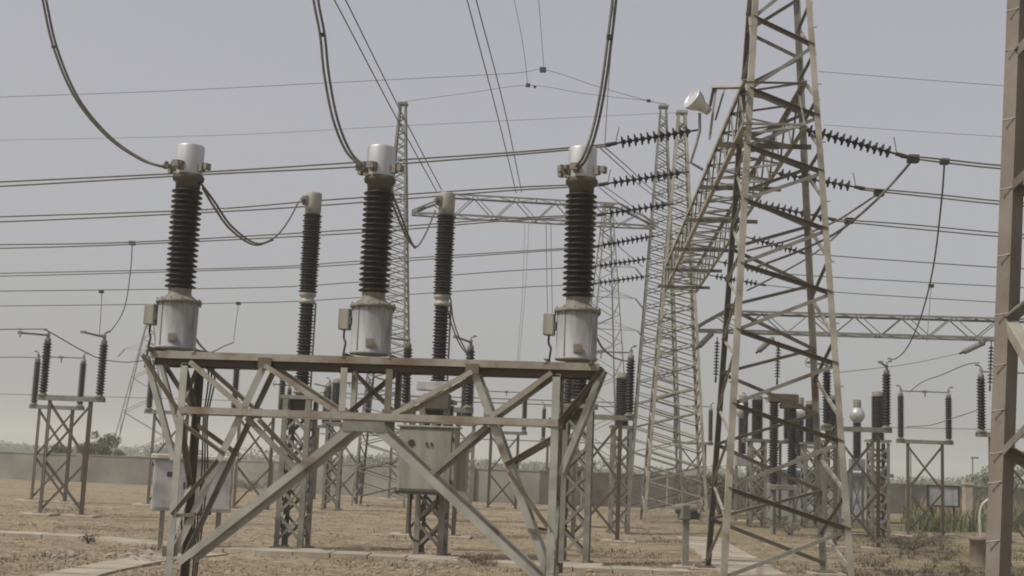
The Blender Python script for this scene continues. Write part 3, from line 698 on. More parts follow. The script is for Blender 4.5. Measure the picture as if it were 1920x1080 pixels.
DL = [  # px, row of beam, depth, open, yaw, label
 (133, 748, 38.0, True, -4, 'nearer disconnector at the far left with its arms swung open'),
 (106, 765, 47.0, False, -4, 'farther disconnector at the left edge with closed bar, behind the open one'),
 (322, 770, 47.5, False, -4, 'disconnector half hidden behind the left legs of the front frame'),
 (484, 748, 46.5, True, -4, 'disconnector with slanting arm behind the left bay of the front frame'),
 (652, 765, 56.0, False, -4, 'distant disconnector behind the middle current transformer tank'),
 (818, 775, 35.0, True, -4, 'disconnector directly behind the breaker pole with the control cabinet'),
 (948, 770, 58.0, False, -4, 'small distant disconnector behind the right bay of the front frame'),
 (1122, 783, 36.0, False, -4, 'disconnector between the right current transformer and the far gantry tower'),
 (1734, 828, 47.0, False, -4, 'disconnector with crossed legs and closed bar in the clear at right, over green reeds'),
 (1606, 803, 37.5, True, -4, 'disconnector just right of the large tower, lead falling onto its right post'),
 (1897, 808, 37.5, False, -4, 'disconnector cut by the close tower leg at the right edge'),
 (1436, 800, 55.0, False, -4, 'disconnector seen through the legs of the large tower'),
 (1050, 770, 70.0, False, -4, 'farthest small disconnector seen under the right current transformer'),
]
DL += [
 (1300, 780, 64.0, False, -4, 'distant disconnector between the far gantry tower and the large tower'),
 (1530, 790, 62.0, False, -4, 'distant disconnector behind the right legs of the large tower'),
 (760, 770, 66.0, False, -4, 'distant disconnector beyond the slim tower, left of the cabinet'),
 (575, 765, 60.0, True, -4, 'distant disconnector beyond the left tall breaker pole')]
for px, py, Y, op, yw, lab in DL:
    o = disc[op] if not used[op] else copy_tree(disc[op]); used[op] = True
    p = at(px, py, Y); o.location = (p.x, p.y, 0); o.rotation_euler.z = R(yw); o['label'] = lab

# ------------------------------------------------------------------ small equipment of the rear bays
def make_vt():
    root = empty('voltage_transformer', (0, 0, 0), 'x', 'voltage transformer', 'ball headed voltage transformers at the back')
    for s_ in (-1, 1):
        MB().angle((s_*.28, 0, 0), (s_*.28, 0, 2.35), .12, (s_, -1, 0)).build('leg', GREY, root)
    MB().flat_angle((-.28, 0, .2), (.28, 0, 2.2), .06, (0, -1, 0)).build('brace', GREY, root)
    MB().flat_angle((.28, 0.02, .2), (-.28, 0.02, 2.2), .06, (0, -1, 0)).build('brace', GREY, root)
    MB().bevbox((0, 0, 2.62), (.62, .5, .52), .03).build('tank', TANK, root)
    MB().lathe(shed_profile(2.88, 4.45, 16, .14, .21), n=16).build('insulator', PORC2, root)
    MB().lathe([(.16, 4.45), (.20, 4.5), (.31, 4.65), (.345, 4.80), (.31, 4.95), (.20, 5.08), (.17, 5.12)], n=20).build('head', SILVER, root)
    MB().lathe([(.17, 5.12), (.17, 5.45), (.14, 5.48), (.001, 5.49)], n=16).build('expansion_cap', GREY, root)
    return root
vt = make_vt()
for i, (px, lab) in enumerate(((1607, 'ball headed voltage transformer just right of the large tower leg'), (1500, 'ball headed voltage transformer seen through the middle of the large tower'), (1392, 'ball headed voltage transformer by the left legs of the large tower'))):
    o = vt if i == 0 else copy_tree(vt); p = at(px, 800, 56); o.location = (p.x, p.y, 0); o['label'] = lab
def make_bp():
    root = empty('breaker_column', (0, 0, 0), 'x', 'circuit breaker', 'single stack breaker columns at the back')
    lattice_col(root, .6, 3.3, STEEL, .11, .06, 5)
    MB().box((0, 0, 3.36), (.75, .75, .08)).build('top_plate', STEEL, root)
    MB().lathe(shed_profile(3.4, 4.95, 20, .19, .245), n=16).build('insulator', PORC2, root)
    MB().lathe([(.2, 4.95), (.2, 5.1), (.001, 5.13)], n=16).build('head', FLANGE, root)
    return root
bpz = make_bp()
for i, (px, Y, lab) in enumerate(((1166, 41, 'thick dark breaker column beside the far gantry tower'), (1646, 45, 'thick dark breaker column behind the disconnector right of the large tower'), (1558, 48, 'thick dark breaker column hidden by the right legs of the large tower'), (630, 50, 'thick dark breaker column behind the frame, left of the middle transformer'), (875, 45, 'thick dark breaker column above the control cabinet on its right'), (1420, 50, 'thick dark breaker column seen left of the brown box head breaker'), (1520, 52, 'thick dark breaker column seen right of the brown box head breaker'), (1068, 44, 'thick dark breaker column just under the right current transformer'))):
    o = bpz if i == 0 else copy_tree(bpz); p = at(px, 780, Y); o.location = (p.x, p.y, 0); o['label'] = lab
# brown headed breaker seen through the tower
q = at(1468, 830, 44); q.z = 0; BH = empty('circuit_breaker', q, 'breaker with brown box head on two dark columns seen through the large tower', 'circuit breaker')
for s_ in (-.32, .32):
    MB().lathe(shed_profile(3.0, 4.55, 18, .12, .18), (q.x+s_, q.y, 0), 16).build('insulator', PORC2, BH)
    MB().lathe(shed_profile(1.75, 3.0, 14, .12, .18), (q.x+s_, q.y, 0), 16).build('insulator', PORC2, BH)
    MB().angle((q.x+s_, q.y, 0), (q.x+s_, q.y, 1.75), .14, (s_, -1, 0)).build('leg', STEEL, BH)
MB().bevbox((q.x, q.y, 4.68), (1.0, .4, .30), .03).build('head_box', BROWNBOX, BH)
MB().bevbox((q.x+.25, q.y, 4.42), (.7, .38, .2), .03).build('cross_piece', BROWNBOX, BH)
MB().bevbox((q.x, q.y, 1.60), (1.0, .4, .18), .02).build('base_beam', STEEL, BH)

# power transformer with sheet roof, seen low behind the tower
q = at(1590, 915, 60); q.z = 0; PT = empty('equipment_kiosk', q, 'long low grey kiosk with blue grey flat roof behind the large tower', 'kiosk')
zt_ = at(1590, 893, 60).z
MB().bevbox((q.x-1.2, q.y, zt_/2), (5.4, 2.0, zt_), .03).build('body', CABW, PT)
MB().bevbox((q.x-1.2, q.y, zt_+.10), (6.0, 2.5, .18), .03).build('roof', BLUE, PT)
for i in range(4): MB().bevbox((q.x-3.2+i*1.25, q.y-1.02, .75), (1.0, .05, 1.2), .01).build('door', CABW, PT)
q = at(1768, 930, 56); SG = empty('panel_board', (q.x, q.y, 0), 'pale blank panel board on short legs among green reeds', 'panel board')
MB().bevbox((q.x, q.y, q.z), (1.35, .08, .85), .02).build('panel', CABW, SG)
fr_ = MB()
for s_ in (-1, 1): fr_.box((q.x+s_*.68, q.y-.02, q.z), (.06, .12, .92)); fr_.box((q.x, q.y-.03, q.z+s_*.44), (1.4, .12, .06))
fr_.build('frame', DARK, SG)
for s_ in (-1, 1): MB().box((q.x+s_*.5, q.y+.06, q.z/2-.1), (.08, .08, q.z)).build('leg', DARK, SG)
q = at(1814, 925, 64); MBp = MB(); MBp.bevbox((q.x, q.y, .95), (.42, .42, 1.9), .03); MBp.bevbox((q.x, q.y, 1.95), (.52, .52, .12), .02)
tag(MBp.build('gate_pillar', CONC), 'square pale masonry pillar right of the blank panel board', 'pillar')
for px, top, Y, lab in ((1824, 858, 90, 'thin pole with small lamp beyond the wall near the right edge'),):
    q = at(px, 900, Y); zt_ = at(px, top, Y).z; LP = empty('lamp_post', (q.x, q.y, 0), lab, 'lamp post')
    MB().cyl((q.x, q.y, 0), (q.x, q.y, zt_), .05, 8).build('post', GREY, LP); MB().bevbox((q.x+.15, q.y, zt_), (.5, .25, .12), .02).build('lamp_head', GREY, LP)

# ------------------------------------------------------------------ insulator strings
def string_between(p0, p1, nd, r, label, grp, horn=False, m=PORC2):
    ax_ = (p1-p0); Ln = ax_.length; a_ = ax_.normalized()
    root = empty('insulator_string', p0, label, 'insulator string', grp)
    MB().cyl(p0, p1, .022, 6).build('core', DARK, root)
    s0, s1 = .10*Ln, .90*Ln; st_ = (s1-s0)/nd
    for i in range(nd):
        c_ = p0+a_*(s0+st_*(i+.5))
        MB().lathe([(.035, -.05), (.05, -.045), (.055, -.01), (r*.8, .0), (r, .02), (r*.98, .035), (.04, .03), (.03, .05)], c_, 14, a_).build('disc', m, root)
    if horn:
        h = MB(); h.tube([p1-a_*.1, p1-a_*.12+Vector((0, 0, .16)), p1-a_*.16+Vector((0, 0, .34))], .012, 6); h.build('arcing_horn', GREY, root)
    cl = MB(); cl.cyl(p1-a_*.12, p1+a_*.12, .045, 8); cl.build('clamp', DARK, root)
    return root
ordn = ['nearest', 'second nearest', 'third', 'fourth', 'second farthest', 'farthest']
GL = 'tension strings left of the gantry beam'; GR = 'tension strings right of the gantry beam'
left = [((1312, 243), (1146, 270), 24.9+1.0), ((1292, 322), (1132, 345), 29.8), ((1262, 382), (1128, 402), 33.8), ((1228, 442), (1118, 462), 38.4), ((1222, 484), (1112, 500), 42.6), ((1218, 517), (1112, 532), 46.5)]
ends_l = []
for i, (a, c_, Y) in enumerate(left):
    p, q = at(*a, Y), at(*c_, Y+.12); ends_l.append((q, Y))
    string_between(p, q, (11, 11, 10, 10, 10, 10)[i], .135, '%s tension string of dark discs on the left side of the gantry beam' % ordn[i], GL, i < 2)
right = [((1492, 238), (1690, 291), 25.8), ((1442, 322), (1612, 352), 29.7), ((1402, 378), (1560, 411), 33.6), ((1398, 444), (1505, 474), 38.2), ((1345, 490), (1450, 512), 42.4), ((1330, 516), (1430, 534), 46.3)]
ends_r = []
for i, (a, c_, Y) in enumerate(right):
    p, q = at(*a, Y), at(*c_, Y-.12); ends_r.append((q, Y))
    string_between(p, q, (13, 11, 11, 10, 10, 10)[i], .135, '%s tension string of dark discs on the right side of the gantry beam' % ordn[i], GR, i < 2)

# ------------------------------------------------------------------ conductors
def line(name, label, cat, paths, r, m=WIRE, grp=None, seg=8, clamps=()):
    """a span of one or more parallel conductors; each path is a list of (px, py, depth) or world points"""
    P = [[(at(*q) if isinstance(q, tuple) else q) for q in path] for path in paths]
    mb_ = []
    for p in P:
        mb_.append(MB().tube(smooth(p, seg), r, 6))
    if len(P) == 1 and not clamps:
        return tag(mb_[0].build(name, m), label, cat, grp)
    root = empty(name, P[0][0], label, cat, grp)
    for x in mb_: x.build('conductor', m, root)
    for (q, s_) in clamps:
        q = at(*q); c_ = MB(); c_.box(q, (s_, s_*.8, s_*.7)); c_.build('clamp', DARK, root)
    return root
BL = 'busbar conductors crossing to the left'; BR_ = 'busbar conductors crossing to the right'
lw_ = [([(950, 289), (660, 309), (380, 325), (0, 345), (-160, 350)], 6, .018),
       ([(950, 355), (620, 379), (380, 396), (0, 411), (-160, 415)], 7, .018),
       ([(950, 412), (660, 434), (250, 456), (0, 462), (-160, 464)], 5, .018),
       ([(950, 474), (660, 493), (480, 503), (0, 515), (-160, 517)], 4, .018),
       ([(950, 509), (660, 531), (480, 540), (0, 547), (-160, 547)], 2, .019),
       ([(950, 541), (660, 560), (480, 568), (0, 575), (-160, 575)], 2, .019)]
for i, (pts, gap, r) in enumerate(lw_):
    q, Y = ends_l[i]; pa = [q]; pb = [q+Vector((0, .05, -.03))]
    for k, (x, y) in enumerate(pts):
        Yd = Y+(q.x-at(x, y, Y).x)*.054; ph = gap*.5*(1 if k % 2 else -.6)
        pa.append(at(x, y-gap*.5-ph*.3, Yd)); pb.append(at(x, y+gap*.5+ph*.4, Yd+.25))
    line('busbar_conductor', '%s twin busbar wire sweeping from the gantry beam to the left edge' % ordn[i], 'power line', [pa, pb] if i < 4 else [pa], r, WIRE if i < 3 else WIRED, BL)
rw_ = [([(1780, 303), (1875, 313), (2000, 320)], 6), ([(1740, 366), (1875, 380), (2000, 388)], 6), ([(1700, 424), (1875, 440), (2000, 447)], 7), ([(1600, 484), (1875, 503), (2000, 508)], 3), ([(1570, 521), (1875, 538), (2000, 543)], 2), ([(1570, 549), (1875, 568), (2000, 573)], 2)]
for i, (pts, gap) in enumerate(rw_):
    q, Y = ends_r[i]; pa = [q]; pb = [q+Vector((0, .05, -.03))]
    for k, (x, y) in enumerate(pts):
        Yd = Y-(at(x, y, Y).x-q.x)*.054
        pa.append(at(x, y-gap*.5, Yd)); pb.append(at(x, y+gap*.5, Yd+.25))
    line('busbar_conductor', '%s twin busbar wire leaving the gantry beam towards the right edge' % ordn[i], 'power line', [pa, pb] if i < 3 else [pa], .018, WIRE if i < 3 else WIRED, BR_)
# jumpers hanging under the beam on the right side, tee clamps
for i, (pp_, Y, lab) in enumerate((([(1712, 298), (1690, 325), (1640, 378), (1575, 432), (1500, 470), (1420, 500)], 25.8, 'nearest slack jumper drooping from the right hand busbar under the gantry beam'), ([(1648, 362), (1610, 388), (1560, 418), (1480, 450), (1400, 470)], 29.7, 'second slack jumper drooping under the gantry beam'), ([(1592, 414), (1570, 440), (1520, 480), (1450, 520), (1400, 545)], 33.6, 'farthest slack jumper drooping under the gantry beam'))):
    line('jumper', lab, 'jumper cable', [[(x, y, Y) for x, y in pp_]], .028 if i < 1 else .026, WIRE, 'slack jumpers under the gantry beam', clamps=[((pp_[0][0], pp_[0][1], Y), .22)])
# overhead earth wires
EW = 'thin overhead earth wires'
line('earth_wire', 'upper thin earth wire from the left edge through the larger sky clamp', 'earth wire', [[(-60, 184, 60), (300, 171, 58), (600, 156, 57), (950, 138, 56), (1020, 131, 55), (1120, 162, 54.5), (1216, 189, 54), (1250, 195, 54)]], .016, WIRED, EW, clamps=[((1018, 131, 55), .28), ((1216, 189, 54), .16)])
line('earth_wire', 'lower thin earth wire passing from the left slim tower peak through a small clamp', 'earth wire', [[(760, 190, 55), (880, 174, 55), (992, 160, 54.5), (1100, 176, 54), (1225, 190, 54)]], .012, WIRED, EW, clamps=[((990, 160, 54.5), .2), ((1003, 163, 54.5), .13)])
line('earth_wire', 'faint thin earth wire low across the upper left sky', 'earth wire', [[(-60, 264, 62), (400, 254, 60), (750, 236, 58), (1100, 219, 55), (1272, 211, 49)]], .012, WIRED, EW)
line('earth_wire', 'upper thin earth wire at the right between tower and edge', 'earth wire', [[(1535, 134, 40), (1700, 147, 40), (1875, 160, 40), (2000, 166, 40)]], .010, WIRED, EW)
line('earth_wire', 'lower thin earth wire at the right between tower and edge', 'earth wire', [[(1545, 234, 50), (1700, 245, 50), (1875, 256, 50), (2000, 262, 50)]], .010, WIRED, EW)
# rising wires
RW = 'wires rising steeply out of the top of the picture'
line('overhead_conductor', 'twin wires running down right behind the slim left tower', 'power line', [[(600, -45, 34), (627, 0, 36), (740, 215, 44), (818, 358, 52)], [(622, -45, 34), (648, 0, 36), (752, 210, 44), (828, 356, 52)]], .021, WIRE, RW)
line('overhead_conductor', 'twin wires dropping onto the distant cross beam', 'power line', [[(868, -45, 34), (876, 0, 36), (930, 205, 44), (968, 362, 53)], [(884, -45, 34), (893, 0, 36), (945, 200, 44), (978, 360, 53)]], .021, WIRE, RW)
line('overhead_conductor', 'faint single wire falling to the larger sky clamp', 'power line', [[(1004, -45, 52), (1010, 0, 52), (1020, 131, 55)]], .013, WIRED, RW)
line('overhead_conductor', 'faint single wire falling to the smaller sky clamp', 'power line', [[(955, -45, 52), (964, 0, 52), (980, 80, 53), (990, 160, 54.5)]], .013, WIRED, RW)
line('overhead_conductor', 'thin single wire beside the thick right riser', 'power line', [[(1152, -45, 30), (1148, 60, 30), (1140, 170, 30), (1134, 270, 30)]], .012, WIRED, RW)
SL = 'slack twin wires left of the gantry beam'
line('overhead_conductor', 'upper slack twin wires falling right from behind the right transformer', 'power line', [[(1126, 278, 28), (1170, 318, 34), (1205, 352, 40), (1262, 392, 46)], [(1134, 276, 28), (1180, 316, 34), (1216, 350, 40), (1268, 386, 46)]], .014, WIRED, SL)
line('overhead_conductor', 'middle slack twin wires falling right beside the second tension string', 'power line', [[(1124, 352, 33), (1160, 380, 38), (1210, 415, 46)], [(1128, 346, 33), (1168, 374, 38), (1214, 408, 46)]], .013, WIRED, SL)
line('overhead_conductor', 'lower slack wire falling right below the fourth tension string', 'power line', [[(1122, 425, 36), (1160, 462, 42), (1205, 500, 48)]], .014, WIRED, SL)
# thick risers from the current transformers
TR = 'thick twin risers on the current transformers'
def term(i, dz=2.83, a=R(215), r=.4):
    o = CTS[i]; aa = a+o.rotation_euler.z; return o.location+Vector((r*math.cos(aa), r*math.sin(aa), dz))
def riser(i, lab, pts, off, clamps):
    Y0 = CTS[i].location.y-.25; e_ = term(i) if i < 2 else term(i, 2.80, R(258), .34)
    P1 = [at(x, y, Y0+dy) for x, y, dy in pts]+[e_]; P2 = [at(x+off, y+2, Y0+dy+.03) for x, y, dy in pts]+[e_+Vector((.05, 0, -.02))]
    line('riser_cable', lab, 'cable', [P1, P2], .021, WIRE, TR, clamps=clamps)
Y0 = CTS[0].location.y-.25
riser(0, 'thick twin cable curving from the left transformer head up to the top left', [(70, -50, -.4), (80, 0, -.4), (100, 88, -.3), (140, 182, -.2), (200, 255, -.1), (262, 298, 0), (305, 312, 0)], 7, [((100, 88, Y0-.3), .05)])
riser(1, 'thick twin cable rising from the middle transformer head', [(586, -50, -.4), (588, 0, -.4), (600, 65, -.3), (608, 140, -.2), (624, 222, -.1), (648, 282, 0), (676, 312, 0)], 9, [((603, 65, CTS[1].location.y-.5), .07)])
riser(2, 'thick twin cable rising from the right transformer head', [(1150, -50, -.4), (1148, 0, -.4), (1140, 70, -.4), (1128, 160, -.35), (1112, 240, -.3), (1094, 292, -.3)], 7, [((1143, 70, CTS[2].location.y-.65), .09)])
JL = 'slack links between transformer heads and breaker poles'
def P3(x, y, Y): return at(x, y, Y)
line('link_cable', 'slack twin link from left transformer head to the left breaker pole', 'cable', [[(376, 343, 19.1), (402, 378, 19.8), (435, 425, 21), (480, 456, 23), (515, 445, 24.6), (540, 415, 25.8), (560, 378, 27.2)], [(380, 352, 19.2), (400, 386, 19.8), (432, 430, 21), (476, 459, 23), (512, 450, 24.6)]], .019, WIRE, JL)
line('link_cable', 'slack twin link hanging right of the middle transformer towards the next pole', 'cable', [[(737, 368, 18.8), (752, 405, 19.8), (765, 440, 21), (780, 463, 23), (798, 438, 25), (816, 395, 26.7)], [(733, 375, 18.8), (748, 412, 19.8), (763, 446, 21), (778, 465, 23)]], .019, WIRE, JL)
line('link_cable', 'link running down from middle pole joint to the rear disconnector', 'cable', [[(845, 560, 27.3), (850, 600, 28.5), (862, 635, 31), (880, 668, 34.5)], [(838, 575, 27.3), (848, 612, 28.5), (862, 645, 31), (882, 672, 34.5)]], .018, WIRE, JL)
line('link_cable', 'slack cable right of the left transformer tank', 'cable', [[(364, 630, 19.3), (378, 650, 24), (395, 661, 30), (418, 650, 38), (438, 642, 45)]], .02, WIRE, JL)
line('link_cable', 'drooping cable right of the right transformer tank', 'cable', [[(1118, 632, 19), (1132, 655, 24), (1155, 672, 30), (1184, 679, 36)]], .02, WIRE, JL)
DR = 'droppers falling from the busbars to equipment'
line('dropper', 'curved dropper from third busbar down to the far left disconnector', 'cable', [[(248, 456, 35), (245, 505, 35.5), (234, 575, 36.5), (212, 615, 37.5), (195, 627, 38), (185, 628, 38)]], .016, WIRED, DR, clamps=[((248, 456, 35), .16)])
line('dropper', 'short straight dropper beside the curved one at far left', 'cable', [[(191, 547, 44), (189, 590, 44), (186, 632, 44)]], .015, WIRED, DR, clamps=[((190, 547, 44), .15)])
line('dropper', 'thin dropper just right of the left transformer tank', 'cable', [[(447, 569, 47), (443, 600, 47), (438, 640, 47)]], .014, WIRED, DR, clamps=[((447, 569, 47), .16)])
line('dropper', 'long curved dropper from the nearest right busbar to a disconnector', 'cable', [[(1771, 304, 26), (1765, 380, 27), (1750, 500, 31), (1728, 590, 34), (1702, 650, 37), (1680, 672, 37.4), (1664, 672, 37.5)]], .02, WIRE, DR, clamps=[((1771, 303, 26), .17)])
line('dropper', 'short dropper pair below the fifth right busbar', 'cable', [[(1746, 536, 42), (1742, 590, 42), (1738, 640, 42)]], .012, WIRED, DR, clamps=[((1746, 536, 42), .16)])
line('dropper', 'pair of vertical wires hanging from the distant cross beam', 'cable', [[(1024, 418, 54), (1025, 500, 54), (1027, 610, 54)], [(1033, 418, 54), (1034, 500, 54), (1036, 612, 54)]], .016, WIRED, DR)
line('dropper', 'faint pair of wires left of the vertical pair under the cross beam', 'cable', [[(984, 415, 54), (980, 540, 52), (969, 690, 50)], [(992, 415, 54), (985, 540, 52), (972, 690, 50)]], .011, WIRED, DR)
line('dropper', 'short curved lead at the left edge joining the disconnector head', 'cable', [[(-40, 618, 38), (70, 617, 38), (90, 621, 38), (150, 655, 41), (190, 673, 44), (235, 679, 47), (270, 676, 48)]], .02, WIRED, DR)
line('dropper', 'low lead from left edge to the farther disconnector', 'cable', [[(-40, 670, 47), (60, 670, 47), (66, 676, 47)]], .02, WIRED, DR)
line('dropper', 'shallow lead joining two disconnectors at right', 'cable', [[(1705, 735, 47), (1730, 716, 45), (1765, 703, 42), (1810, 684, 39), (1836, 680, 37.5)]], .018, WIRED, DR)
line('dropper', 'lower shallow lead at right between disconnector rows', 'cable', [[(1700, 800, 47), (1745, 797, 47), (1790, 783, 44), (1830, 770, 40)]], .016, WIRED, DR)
line('fence_wire', 'long thin low wire at the right above the reeds', 'wire', [[(1600, 801, 60), (1750, 803, 60), (2000, 808, 60)]], .018, WIRED)
line('fence_wire', 'thin low wire at the left below the disconnector beams', 'wire', [[(-60, 737, 60), (200, 744, 60), (470, 752, 60)]], .016, WIRED)
for i, (y, Y) in enumerate(((743, 62), (751, 62), (820, 66))):
    line('rail_tube', ('upper', 'middle', 'lowest')[i]+' thin horizontal tube across the rear bays behind the front frame', 'tube', [[(600, y-7, Y), (800, y, Y), (1190, y+13, Y)]], .03, GREY, 'horizontal tubes of the rear bays')
# hanging strings and tension strings of the low back beam
HS = 'strings on the low distant beam'
for i, (x, y0, y1, lab) in enumerate(((1342, 632, 712, 'left vertical hanging string under the low beam, left of the large tower'), (1457, 640, 716, 'vertical hanging string under the low beam seen through the large tower'), (1856, 640, 728, 'vertical hanging string under the low beam by the close tower leg'))):
    string_between(at(x+3, y0, 52), at(x, y1, 52), 11, .12, lab, HS)
for i, (a, c_, lab) in enumerate((((1338, 622), (1308, 652), 'left slanting string on the low beam beside the far gantry tower'), ((1452, 632), (1420, 660), 'slanting string on the low beam seen through the large tower'), ((1850, 640), (1802, 662), 'slanting string on the low beam near the right edge'))):
    string_between(at(*a, 52), at(*c_, 50), 8, .12, lab, HS, m=GREY)
line('overhead_conductor', 'faint wire sagging from the slanting string near the right edge', 'power line', [[(1802, 662, 50), (1700, 683, 46), (1560, 700, 42)]], .012, WIRED)

# ------------------------------------------------------------------ far pylons
def pylon(px, py, Y, H, wb, label, arms):
    p = at(px, py, Y); base = Vector((p.x, p.y, 0))
    root, cn = tower('pylon', base, R(12), wb, .8, H, label, 'pylon', 'far transmission pylons', .13, .07, GREY, .5, sep=False)
    for z, ln in arms:
        mb = MB()
        for s_ in (-1, 1):
            e_ = base+Vector((s_*ln, 0, z+.1))
            for k in range(4):
                c_ = cn(k, z if k < 2 else z+1.1); mb.angle(c_, e_, .07, (0, 0, 1))
            mb.tube([e_, e_+Vector((s_*.9, 0, -1.1))], .10, 6)
        mb.build('cross_arm', GREY, root)
pylon(1126, 860, 128, 29, 5.2, 'hazy far pylon with three cross arms behind the right current transformer', [(16, 3.4), (19.3, 3.1), (22.5, 3.0)])
pylon(262, 850, 165, 19, 7.2, 'hazy far pylon beyond the wall at the left of the front frame', [(15, 3.0)])

# ------------------------------------------------------------------ vegetation
def leaf_cloud(mb, c, rad, n, s, flat=1.0):
    for _ in range(n):
        while True:
            d = Vector((random.uniform(-1, 1), random.uniform(-1, 1), random.uniform(-1, 1)))
            if d.length < 1: break
        p = Vector(c)+Vector((d.x*rad[0], d.y*rad[1], d.z*rad[2]))
        a = Vector((random.uniform(-1, 1), random.uniform(-1, 1), random.uniform(-1, 1))).normalized(); b_ = a.orthogonal().normalized(); k = s*random.uniform(.6, 1.3)
        mb.add([p-a*k-b_*k*.4, p+a*k-b_*k*.2, p+a*k*.7+b_*k*.5], [(0, 1, 2)])
def tree(px, Y, H, wd, label, m=LEAF):
    p = at(px, 850, Y); base = Vector((p.x, p.y, 0)); root = empty('bushy_tree', base, label, 'tree', 'trees beyond the wall')
    t = MB(); tips = []
    for k in range(6):
        a = k*1.05+random.random(); e_ = base+Vector((math.cos(a)*wd*.35, math.sin(a)*wd*.35, H*random.uniform(.55, .9))); mid = base+(e_-base)*.5+Vector((0, 0, .2))
        pts = smooth([base+Vector((random.uniform(-.08, .08), 0, 0)), mid, e_], 4); t.tube(pts, .045, 5); tips.append(e_)
    t.tube([base, base+Vector((0, 0, H*.5))], .1, 7); t.build('trunk', BARK, root)
    c_ = MB()
    for e_ in tips+[base+Vector((0, 0, H*.85))]:
        for _ in range(5):
            o = e_+Vector((random.gauss(0, wd*.14), random.gauss(0, wd*.14), random.gauss(-.1, H*.13)))
            leaf_cloud(c_, o, (wd*.14, wd*.14, H*.11), 90, .085)
    c_.build('crown', m, root)
tree(128, 78, 2.15, 2.2, 'rounded dull bush at left, partly behind the near disconnector legs', LEAFDRY)
tree(182, 80, 2.7, 2.1, 'taller green bush beyond the wall between disconnector and frame')
tree(208, 84, 2.3, 1.8, 'small thin bush at the right of the green one beyond the wall')
tree(1080, 74, 3.0, 3.0, 'grey green bush under the right current transformer beyond the wall')
tree(1350, 62, 1.7, 2.0, 'dull bush seen between the left legs of the large tower', LEAFDRY)
tree(1880, 75, 2.9, 3.2, 'green bush behind the close tower leg')
def blades(name, n, region, h, wd, m, kind='stuff', lean=.3, clump=1, area=None):
    mb = MB(); k = 0
    while k < n:
        px, py = random.uniform(region[0], region[2]), random.uniform(region[1], region[3])
        p = gnd(px, py)
        if area and not area(p): k += 1; continue
        for _ in range(clump):
            q = p+Vector((random.gauss(0, .10), random.gauss(0, .10), 0)) if clump > 1 else p
            hh_ = h*random.uniform(.4, 1.2); a = random.uniform(0, 6.283); l_ = Vector((math.cos(a), math.sin(a), 0)); s_ = Vector((-l_.y, l_.x, 0))*wd*random.uniform(.6, 1.3)
            q = Vector((q.x, q.y, -.03)); mdl = q+Vector((0, 0, hh_*.6))+l_*hh_*lean*.35; e_ = q+Vector((0, 0, hh_))+l_*hh_*lean
            mb.add([q-s_, q+s_, mdl+s_*.7, mdl-s_*.7, e_], [(0, 1, 2, 3), (3, 2, 4)])
        k += 1
    return tag(mb.build(name, m), {'dry_grass': 'short dry straw coloured grass scattered over the yard', 'green_reeds': 'tall green reeds growing at the right in front of the wall', 'weeds': 'dull low weeds dotted over the bare yard', 'dry_weeds': 'taller brown weeds at the foot of the boundary wall'}.get(name, 'ground plants'), 'plants', None, kind)
blades('dry_grass', 5200, (-40, 905, 1960, 1110), .055, .012, GRASSDRY, clump=6, lean=1.3, area=lambda p: math.sin(p.x*.9+p.y*.35)+math.sin(p.x*.31-p.y*.53+2) > -.3)
blades('dry_weeds', 700, (-40, 905, 1960, 940), .20, .018, GRASSDRY, clump=6, lean=.7, area=lambda p: math.sin(p.x*.35+1)+math.sin(p.x*.11) > .1)
blades('green_reeds', 800, (1700, 948, 1990, 998), .85, .028, GRASSGRN, clump=9, lean=.45, area=lambda p: math.sin(p.x*2.1+p.y)+math.sin(p.x*.8) > -.7)
blades('green_reeds', 260, (1720, 948, 1990, 985), 1.3, .03, GRASSDRY, clump=5, lean=.35)
blades('weeds', 900, (-20, 925, 1960, 1095), .12, .012, LEAFDRY, clump=14, lean=.8, area=lambda p: math.sin(p.x*.7+p.y*.21)*math.sin(p.x*.23-p.y*.6+1)+math.sin(p.x*1.9+p.y*1.3)*.3 > .62)
blades('weeds', 190, (1580, 985, 1960, 1095), .15, .014, LEAFDRY, clump=16, lean=.7)
# individual shrubs and weeds that can be told apart
def shrub(px, py, H, wd, label, m=LEAFDRY, n=700, s=.035):
    p = gnd(px, py); base = Vector((p.x, p.y, 0)); root = empty('dry_shrub', base, label, 'shrub', 'small dry shrubs in the yard')
    t = MB(); c_ = MB()
    for k in range(16):
        a = random.uniform(0, 6.28); rr = random.uniform(.2, 1)*wd/2; e_ = base+Vector((math.cos(a)*rr, math.sin(a)*rr, H*random.uniform(.4, 1)))
        t.tube([base, base.lerp(e_, .5)+Vector((0, 0, .04)), e_], .008, 4); leaf_cloud(c_, e_-Vector((0, 0, .06)), (wd*.12, wd*.12, H*.18), n//16, s)
    t.build('stem', BARK, root); c_.build('foliage', m, root)
shrub(1712, 1032, .62, 2.3, 'wide low dry shrub in front of the clear disconnector at right', LEAFDRY, 1800, .04)
shrub(888, 1058, .28, .9, 'small dark weed right of the control cabinet pedestal', LEAFDRY, 600, .025)
shrub(165, 1020, .26, .4, 'tiny dry weed beside the left trench cover', LEAFDRY, 200, .02)
shrub(1480, 1003, .5, 1.6, 'low dull shrub seen inside the legs of the large tower', LEAFDRY, 900, .035)
shrub(30, 897, .8, 2.6, 'dark weedy shrub at the foot of the wall at the left edge', LEAFDRY, 1200, .05)
shrub(470, 921, .6, 2.2, 'dark weedy shrub at the foot of the wall behind the frame', LEAFDRY, 900, .05)
shrub(1560, 1020, .4, 1.2, 'ragged dry shrub at the right rear foot of the large tower', LEAFDRY, 700, .03)
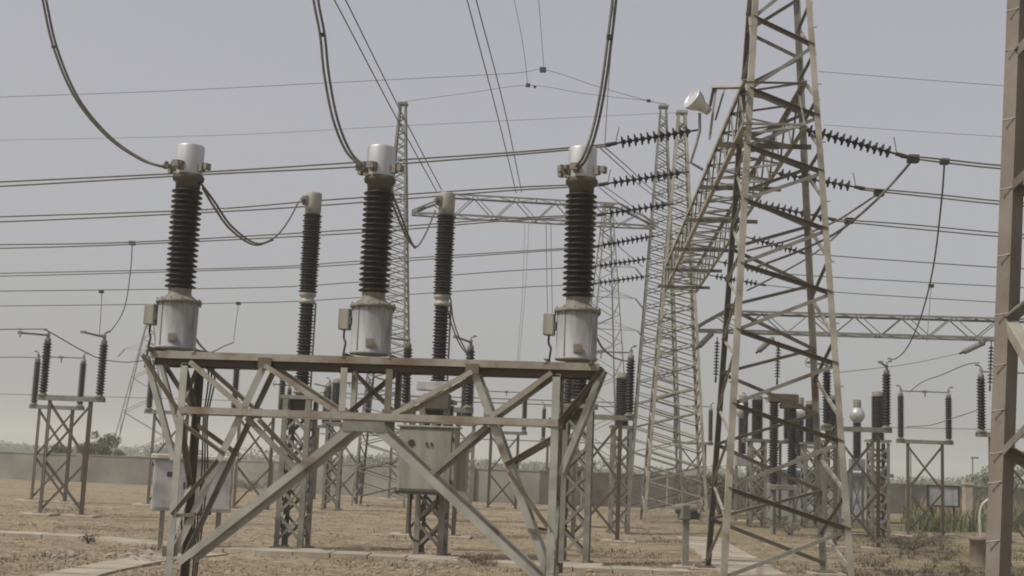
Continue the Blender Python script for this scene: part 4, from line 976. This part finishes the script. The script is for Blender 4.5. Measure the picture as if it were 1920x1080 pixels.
# stones
def stones(name, pts, m, label):
    mb = MB()
    for p, s_ in pts:
        n0 = len(mb.v); vs_ = []
        for k in range(3):
            for j in range(6):
                a = j*math.pi/3+k*.4; rr = s_*(1, .85, .35)[k]*random.uniform(.75, 1.2); vs_.append(Vector((p.x+rr*math.cos(a), p.y+rr*math.sin(a)*.8, (-.02, .35, .62)[k]*s_)))
        fs_ = [(k*6+j, k*6+(j+1) % 6, k*6+6+(j+1) % 6, k*6+6+j) for k in range(2) for j in range(6)]+[tuple(range(12, 18))]
        mb.add(vs_, fs_)
    return tag(mb.build(name, m), label, 'stones', None, 'stuff')
stones('loose_stones', [(gnd(random.uniform(-30, 1950), random.uniform(925, 1095)), random.uniform(.015, .05)) for _ in range(4200)], STONE, 'small loose stones strewn over the yard')
stones('rubble', [(gnd(random.gauss(275, 28), random.gauss(1046, 5)), random.uniform(.05, .13)) for _ in range(60)]+[(gnd(random.gauss(120, 18), random.gauss(1040, 4)), random.uniform(.04, .09)) for _ in range(22)]+[(gnd(random.gauss(770, 40), random.gauss(1057, 4)), random.uniform(.03, .08)) for _ in range(50)], STONE, 'heaps of rubble and clods near the trench covers')

# ------------------------------------------------------------------ far horizon, haze
fw = MB()
for _ in range(70):
    a = random.uniform(-.55, .62); Y = random.uniform(260, 420); x = Y*math.tan(a); h = random.uniform(1.8, 3.6)
    leaf_cloud(fw, (x, Y, h*.5), (random.uniform(4, 12), 3, h*.6), 320, .55)
tag(fw.build('distant_trees', LEAF), 'far low line of hazy trees on the horizon', 'trees', None, 'stuff')

hz = MB(); hz.box((0, 720, 9.5), (2000, 1480, 22.0)); HZ = hz.build('haze', STEEL)
hm = bpy.data.materials.new('haze_air'); hm.use_nodes = True; nn = hm.node_tree.nodes; nn.clear()
pv = nn.new('ShaderNodeVolumePrincipled'); pv.inputs['Color'].default_value = (.90, .92, .88, 1); pv.inputs['Density'].default_value = .0014; pv.inputs['Anisotropy'].default_value = .2
oo = nn.new('ShaderNodeOutputMaterial'); hm.node_tree.links.new(pv.outputs[0], oo.inputs['Volume'])
HZ.data.materials.clear(); HZ.data.materials.append(hm); tag(HZ, 'pale dusty haze filling the air of the yard', 'haze', None, 'stuff')
